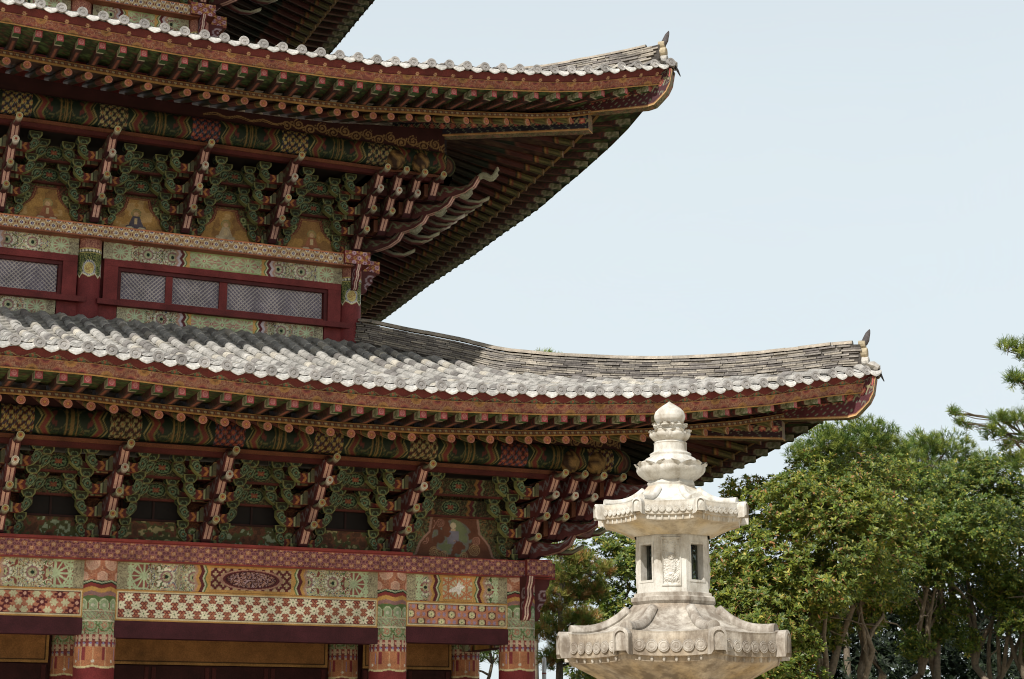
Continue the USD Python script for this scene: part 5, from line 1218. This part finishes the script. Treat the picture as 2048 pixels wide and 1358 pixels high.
broadleaf('broadleaf_tree', 'darker green broadleaf evergreen at the right edge over bare twisting trunks', (10.8, .6, 0), tb, 22, [G2, G1, G3, Y1], [.52, .30, .14, .04], [(10.6, .6, tb[0]), (10.9, -.3, tb[4]), (11.4, .2, tb[6]), (9.9, .5, tb[3]), (12.0, -.6, tb[5]), (10.2, .9, tb[10])])
tc = [(14.68, 23.68, 7.81, 1.06), (14.04, 24.27, 6.77, 0.76), (15.11, 23.79, 6.57, 1.24), (14.66, 24.27, 5.88, 0.83), (16.3, 24.44, 8.09, 1.27), (16.8, 24.66, 6.39, 1.27), (17.93, 23.63, 8.36, 1.1), (17.71, 22.65, 6.57, 1.24), (13.74, 23.46, 5.52, 0.87), (15.36, 24.19, 8.63, 1.08), (14.42, 22.17, 4.95, 1.03), (13.25, 22.91, 4.12, 0.86), (14.3, 27.41, 6.68, 1.11), (14.8, 26.35, 5.53, 1.1), (13.86, 27.33, 7.76, 0.93), (13.53, 22.7, 4.45, 0.86), (13.22, 23.99, 4.33, 0.7), (14.03, 25.97, 8.38, 0.73), (14.6, 24.47, 8.89, 0.81)]
broadleaf('broadleaf_tree', 'small leafy green tree between the corner column and the stone lantern', (15.62, 24.16, 0), tc, 23, [G1, G2, G3, Y1], [.36, .36, .2, .08], [(15.62, 24.16, tc[2]), (16.45, 24.44, tc[5])], spacing=.24, ln=.19, wd=.075)
# thicket behind the trunks, its shade painted into darkened leaf colours
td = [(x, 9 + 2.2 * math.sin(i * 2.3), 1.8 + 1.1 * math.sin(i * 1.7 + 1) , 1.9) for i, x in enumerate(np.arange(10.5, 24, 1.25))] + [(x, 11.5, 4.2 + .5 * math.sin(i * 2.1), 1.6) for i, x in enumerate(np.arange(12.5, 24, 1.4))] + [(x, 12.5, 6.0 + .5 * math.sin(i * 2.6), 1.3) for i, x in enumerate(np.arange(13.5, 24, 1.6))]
V, F, C = leaf_cloud(td, .24, 7, .2, .08, [lin(30, 40, 22), lin(22, 32, 18), lin(40, 52, 26)], [.5, .3, .2], 29, (0, 0, 0), shell=.8); put('/World', 'thicket', V, F, C, M_NEEDLE, kind='stuff', label='thicket of evergreen shrubs behind the bare trunks, shade painted into the leaves', cat='shrubs')

def pine(name, label, root, top, lobes, seed, tuft=.16, dens=.15, cols=None, group=None, trunk_r=.13, needles=22, boughs=True):
    T = xform('/World', name, root, label=label, cat='tree', group=group); root = np.array(root, float); m = MB(); rg = np.random.default_rng(seed)
    tp = limb(m, (0, 0, 0), np.array(top) - root, trunk_r, .04, seed, .12, 14)
    Ps, Ds = [], []
    for x, y, z, r in lobes:
        c = np.array([x, y, z]) - root; b = tp[np.argmin(np.abs(tp[:, 2] - (c[2] - .5)))]; p = limb(m, b, c, .05, .015, rg.integers(1e6))
        n = int(4 * np.pi * r * r / dens ** 2 * .75); d = rg.normal(size=(n, 3)); d /= np.linalg.norm(d, axis=1, keepdims=True)
        q = c + d * (r * (1 - .7 * rg.random(n) ** 1.5) * (.7 + .6 * fbm(d * 3 + c, 2, seed)))[:, None] * np.array([1.1, 1.1, .72]); k = fbm((q + root) * 2.2, 3, seed) > .36; Ps.append(q[k]); Ds.append((d * .5 + np.array([0, 0, .75]))[k])
        for _ in range(6): e = c + rg.normal(size=3) * r * .55; limb(m, p[rg.integers(5, 9)], e, .014, .005, rg.integers(1e6), n=5)
    m.build(T, 'trunk', M_BARK, True)
    P, D = np.concatenate(Ps), np.concatenate(Ds); n = len(P); D += rg.normal(scale=.3, size=D.shape); D /= np.linalg.norm(D, axis=1, keepdims=True)
    v = rg.normal(size=(n, needles, 3)); v /= np.linalg.norm(v, axis=2, keepdims=True); v = v * .75 + D[:, None] * .8; v /= np.linalg.norm(v, axis=2, keepdims=True)
    s = np.cross(v, rg.normal(size=(n, needles, 3))); s /= np.linalg.norm(s, axis=2, keepdims=True)
    b = P[:, None] + D[:, None] * (rg.random((n, needles, 1)) * .10 - .05); L_ = tuft * rg.uniform(.7, 1.15, (n, needles, 1)); w = .014 * tuft / .2
    V = np.stack([b - s * w * .5, b + s * w * .5, b + v * L_ + s * w * .25, b + v * L_ - s * w * .25], 2).reshape(-1, 3); F = np.arange(len(V)).reshape(-1, 4)
    cols = np.array(cols if cols is not None else [lin(98, 116, 52), lin(76, 98, 46), lin(128, 138, 62)]); C = cols[rg.integers(0, len(cols), n)] * rg.uniform(.75, 1.2, (n, 1)); C = np.repeat(C, needles * 4, 0)
    put(T, 'crown', V, F, C, M_NEEDLE, kind='stuff')
pa = [(14.06, 9.78, 10.0, .79), (14.83, 9.4, 10.15, .86), (13.57, 10.07, 9.7, .5), (15.4, 9.07, 10.2, .57), (15.36, 10.45, 9.5, 1.1), (14.0, 9.99, 9.3, .71), (14.4, 9.6, 8.4, .9), (13.3, 10, 8.6, .7)]
pine('pine_tree', 'dark pine just behind the lower roof tip, above the broadleaf tree', (14.6, 10, 0), (14.6, 9.8, 10.2), pa, 31, .17, .15)
pb = [(16.5, 9.84, 9.9, .73), (17.9, 10.23, 10.3, .6), (18.5, 9.98, 10.15, .72), (17.5, 10.5, 9.6, .89), (19.6, 9.62, 9.7, .55), (19.0, 9.88, 9.5, .85), (16.4, 9.9, 9.0, .7), (17.9, 10, 8.6, 1.0)]
pine('pine_tree', 'pale green pine with a ragged top left of the overhanging pine branch', (17.8, 10.4, 0), (17.9, 10.2, 10.4), pb, 32, .17, .15)
pc = [(11.14, 20.85, 7.1, 0.56), (10.84, 21.2, 6.21, 0.63), (11.55, 20.54, 7.59, 0.46), (10.35, 20.55, 5.23, 0.55), (11.36, 20.01, 5.58, 0.52), (10.91, 22.11, 6.95, 0.47), (11.07, 20.36, 4.71, 0.59), (12.39, 21.51, 6.7, 0.57), (10.91, 20.74, 7.91, 0.36), (11.72, 21.3, 6.5, 0.5), (10.66, 20.65, 4.31, 0.49), (12.26, 20.92, 4.84, 0.56), (12.64, 21.23, 7.36, 0.44), (10.43, 21.49, 5.81, 0.43)]
pine('pine_tree', 'pine with brownish tufts directly right of the corner column', (10.85, 21.04, 0), (10.95, 20.74, 7.4), pc, 33, .23, .145, [lin(104, 116, 52), lin(128, 124, 60), lin(146, 112, 66), lin(84, 104, 46)], trunk_r=.2)
pd = [(11.96, 29.94, 5.28, 0.66), (12.33, 29.63, 5.84, 0.47), (11.49, 30.57, 4.72, 0.72), (13.17, 30.81, 5.2, 0.72), (10.77, 30.81, 5.56, 0.6)]
pine('pine_tree', 'low pine seen through the gallery left of the corner column', (12.33, 30.57, 0), (12.33, 30.33, 6.0), pd, 34, .26, .24)
pe = [(9.91, -3.96, 9.5, .36), (9.59, -3.66, 8.95, .2), (9.43, -3.77, 9.6, .18), (9.76, -3.54, 8.12, .26), (9.27, -3.25, 7.9, .22), (8.79, -3.07, 8.05, .20), (8.48, -3.0, 8.27, .12), (9.39, -3.37, 8.15, .2), (9.99, -3.53, 7.72, .34), (9.84, -3.36, 7.3, .28), (9.5, -3.29, 7.6, .14), (10.2, -3.83, 8.72, .4), (10.8, -3.6, 9.2, .6), (11.0, -3.5, 8.2, .6)]
pine('pine_tree', 'pine bough reaching in from the right edge against the sky', (12.6, -3.2, 0), (12.0, -3.3, 10.6), pe, 35, .15, .105, trunk_r=.17)
pf = [(12.34, 24.89, 15.45, .38), (11.94, 25.12, 15.3, .2), (12.7, 24.78, 15.3, .34), (12.3, 25, 14.6, .9), (11.7, 25.2, 13.9, .8), (13, 24.8, 13.9, .9)]
pine('pine_tree', 'far pine top peeping over the middle of the lower hip ridge', (12.3, 25, 0), (12.3, 25, 15.6), pf, 36, .2, .2)
# slim white pole behind the corner column
P_ = xform('/World', 'white_pole', (6.47, 12.55, 0), label='slim white pole standing behind the hall right of the corner column', cat='pole')
MB().tube([(0, 0, 0), (0, 0, 3.92)], [.058, .058], lin(236, 234, 226), 12).build(P_, 'shaft', M_PAINT, True); MB().tube([(0, 0, 3.5), (0, 0, 3.54)], [.060, .060], lin(150, 60, 50), 12).build(P_, 'band', M_PAINT, True); MB().tube([(0, 0, 3.92), (0, 0, 3.96)], [.058, .03], lin(200, 200, 196), 12).build(P_, 'cap', M_PAINT, True)
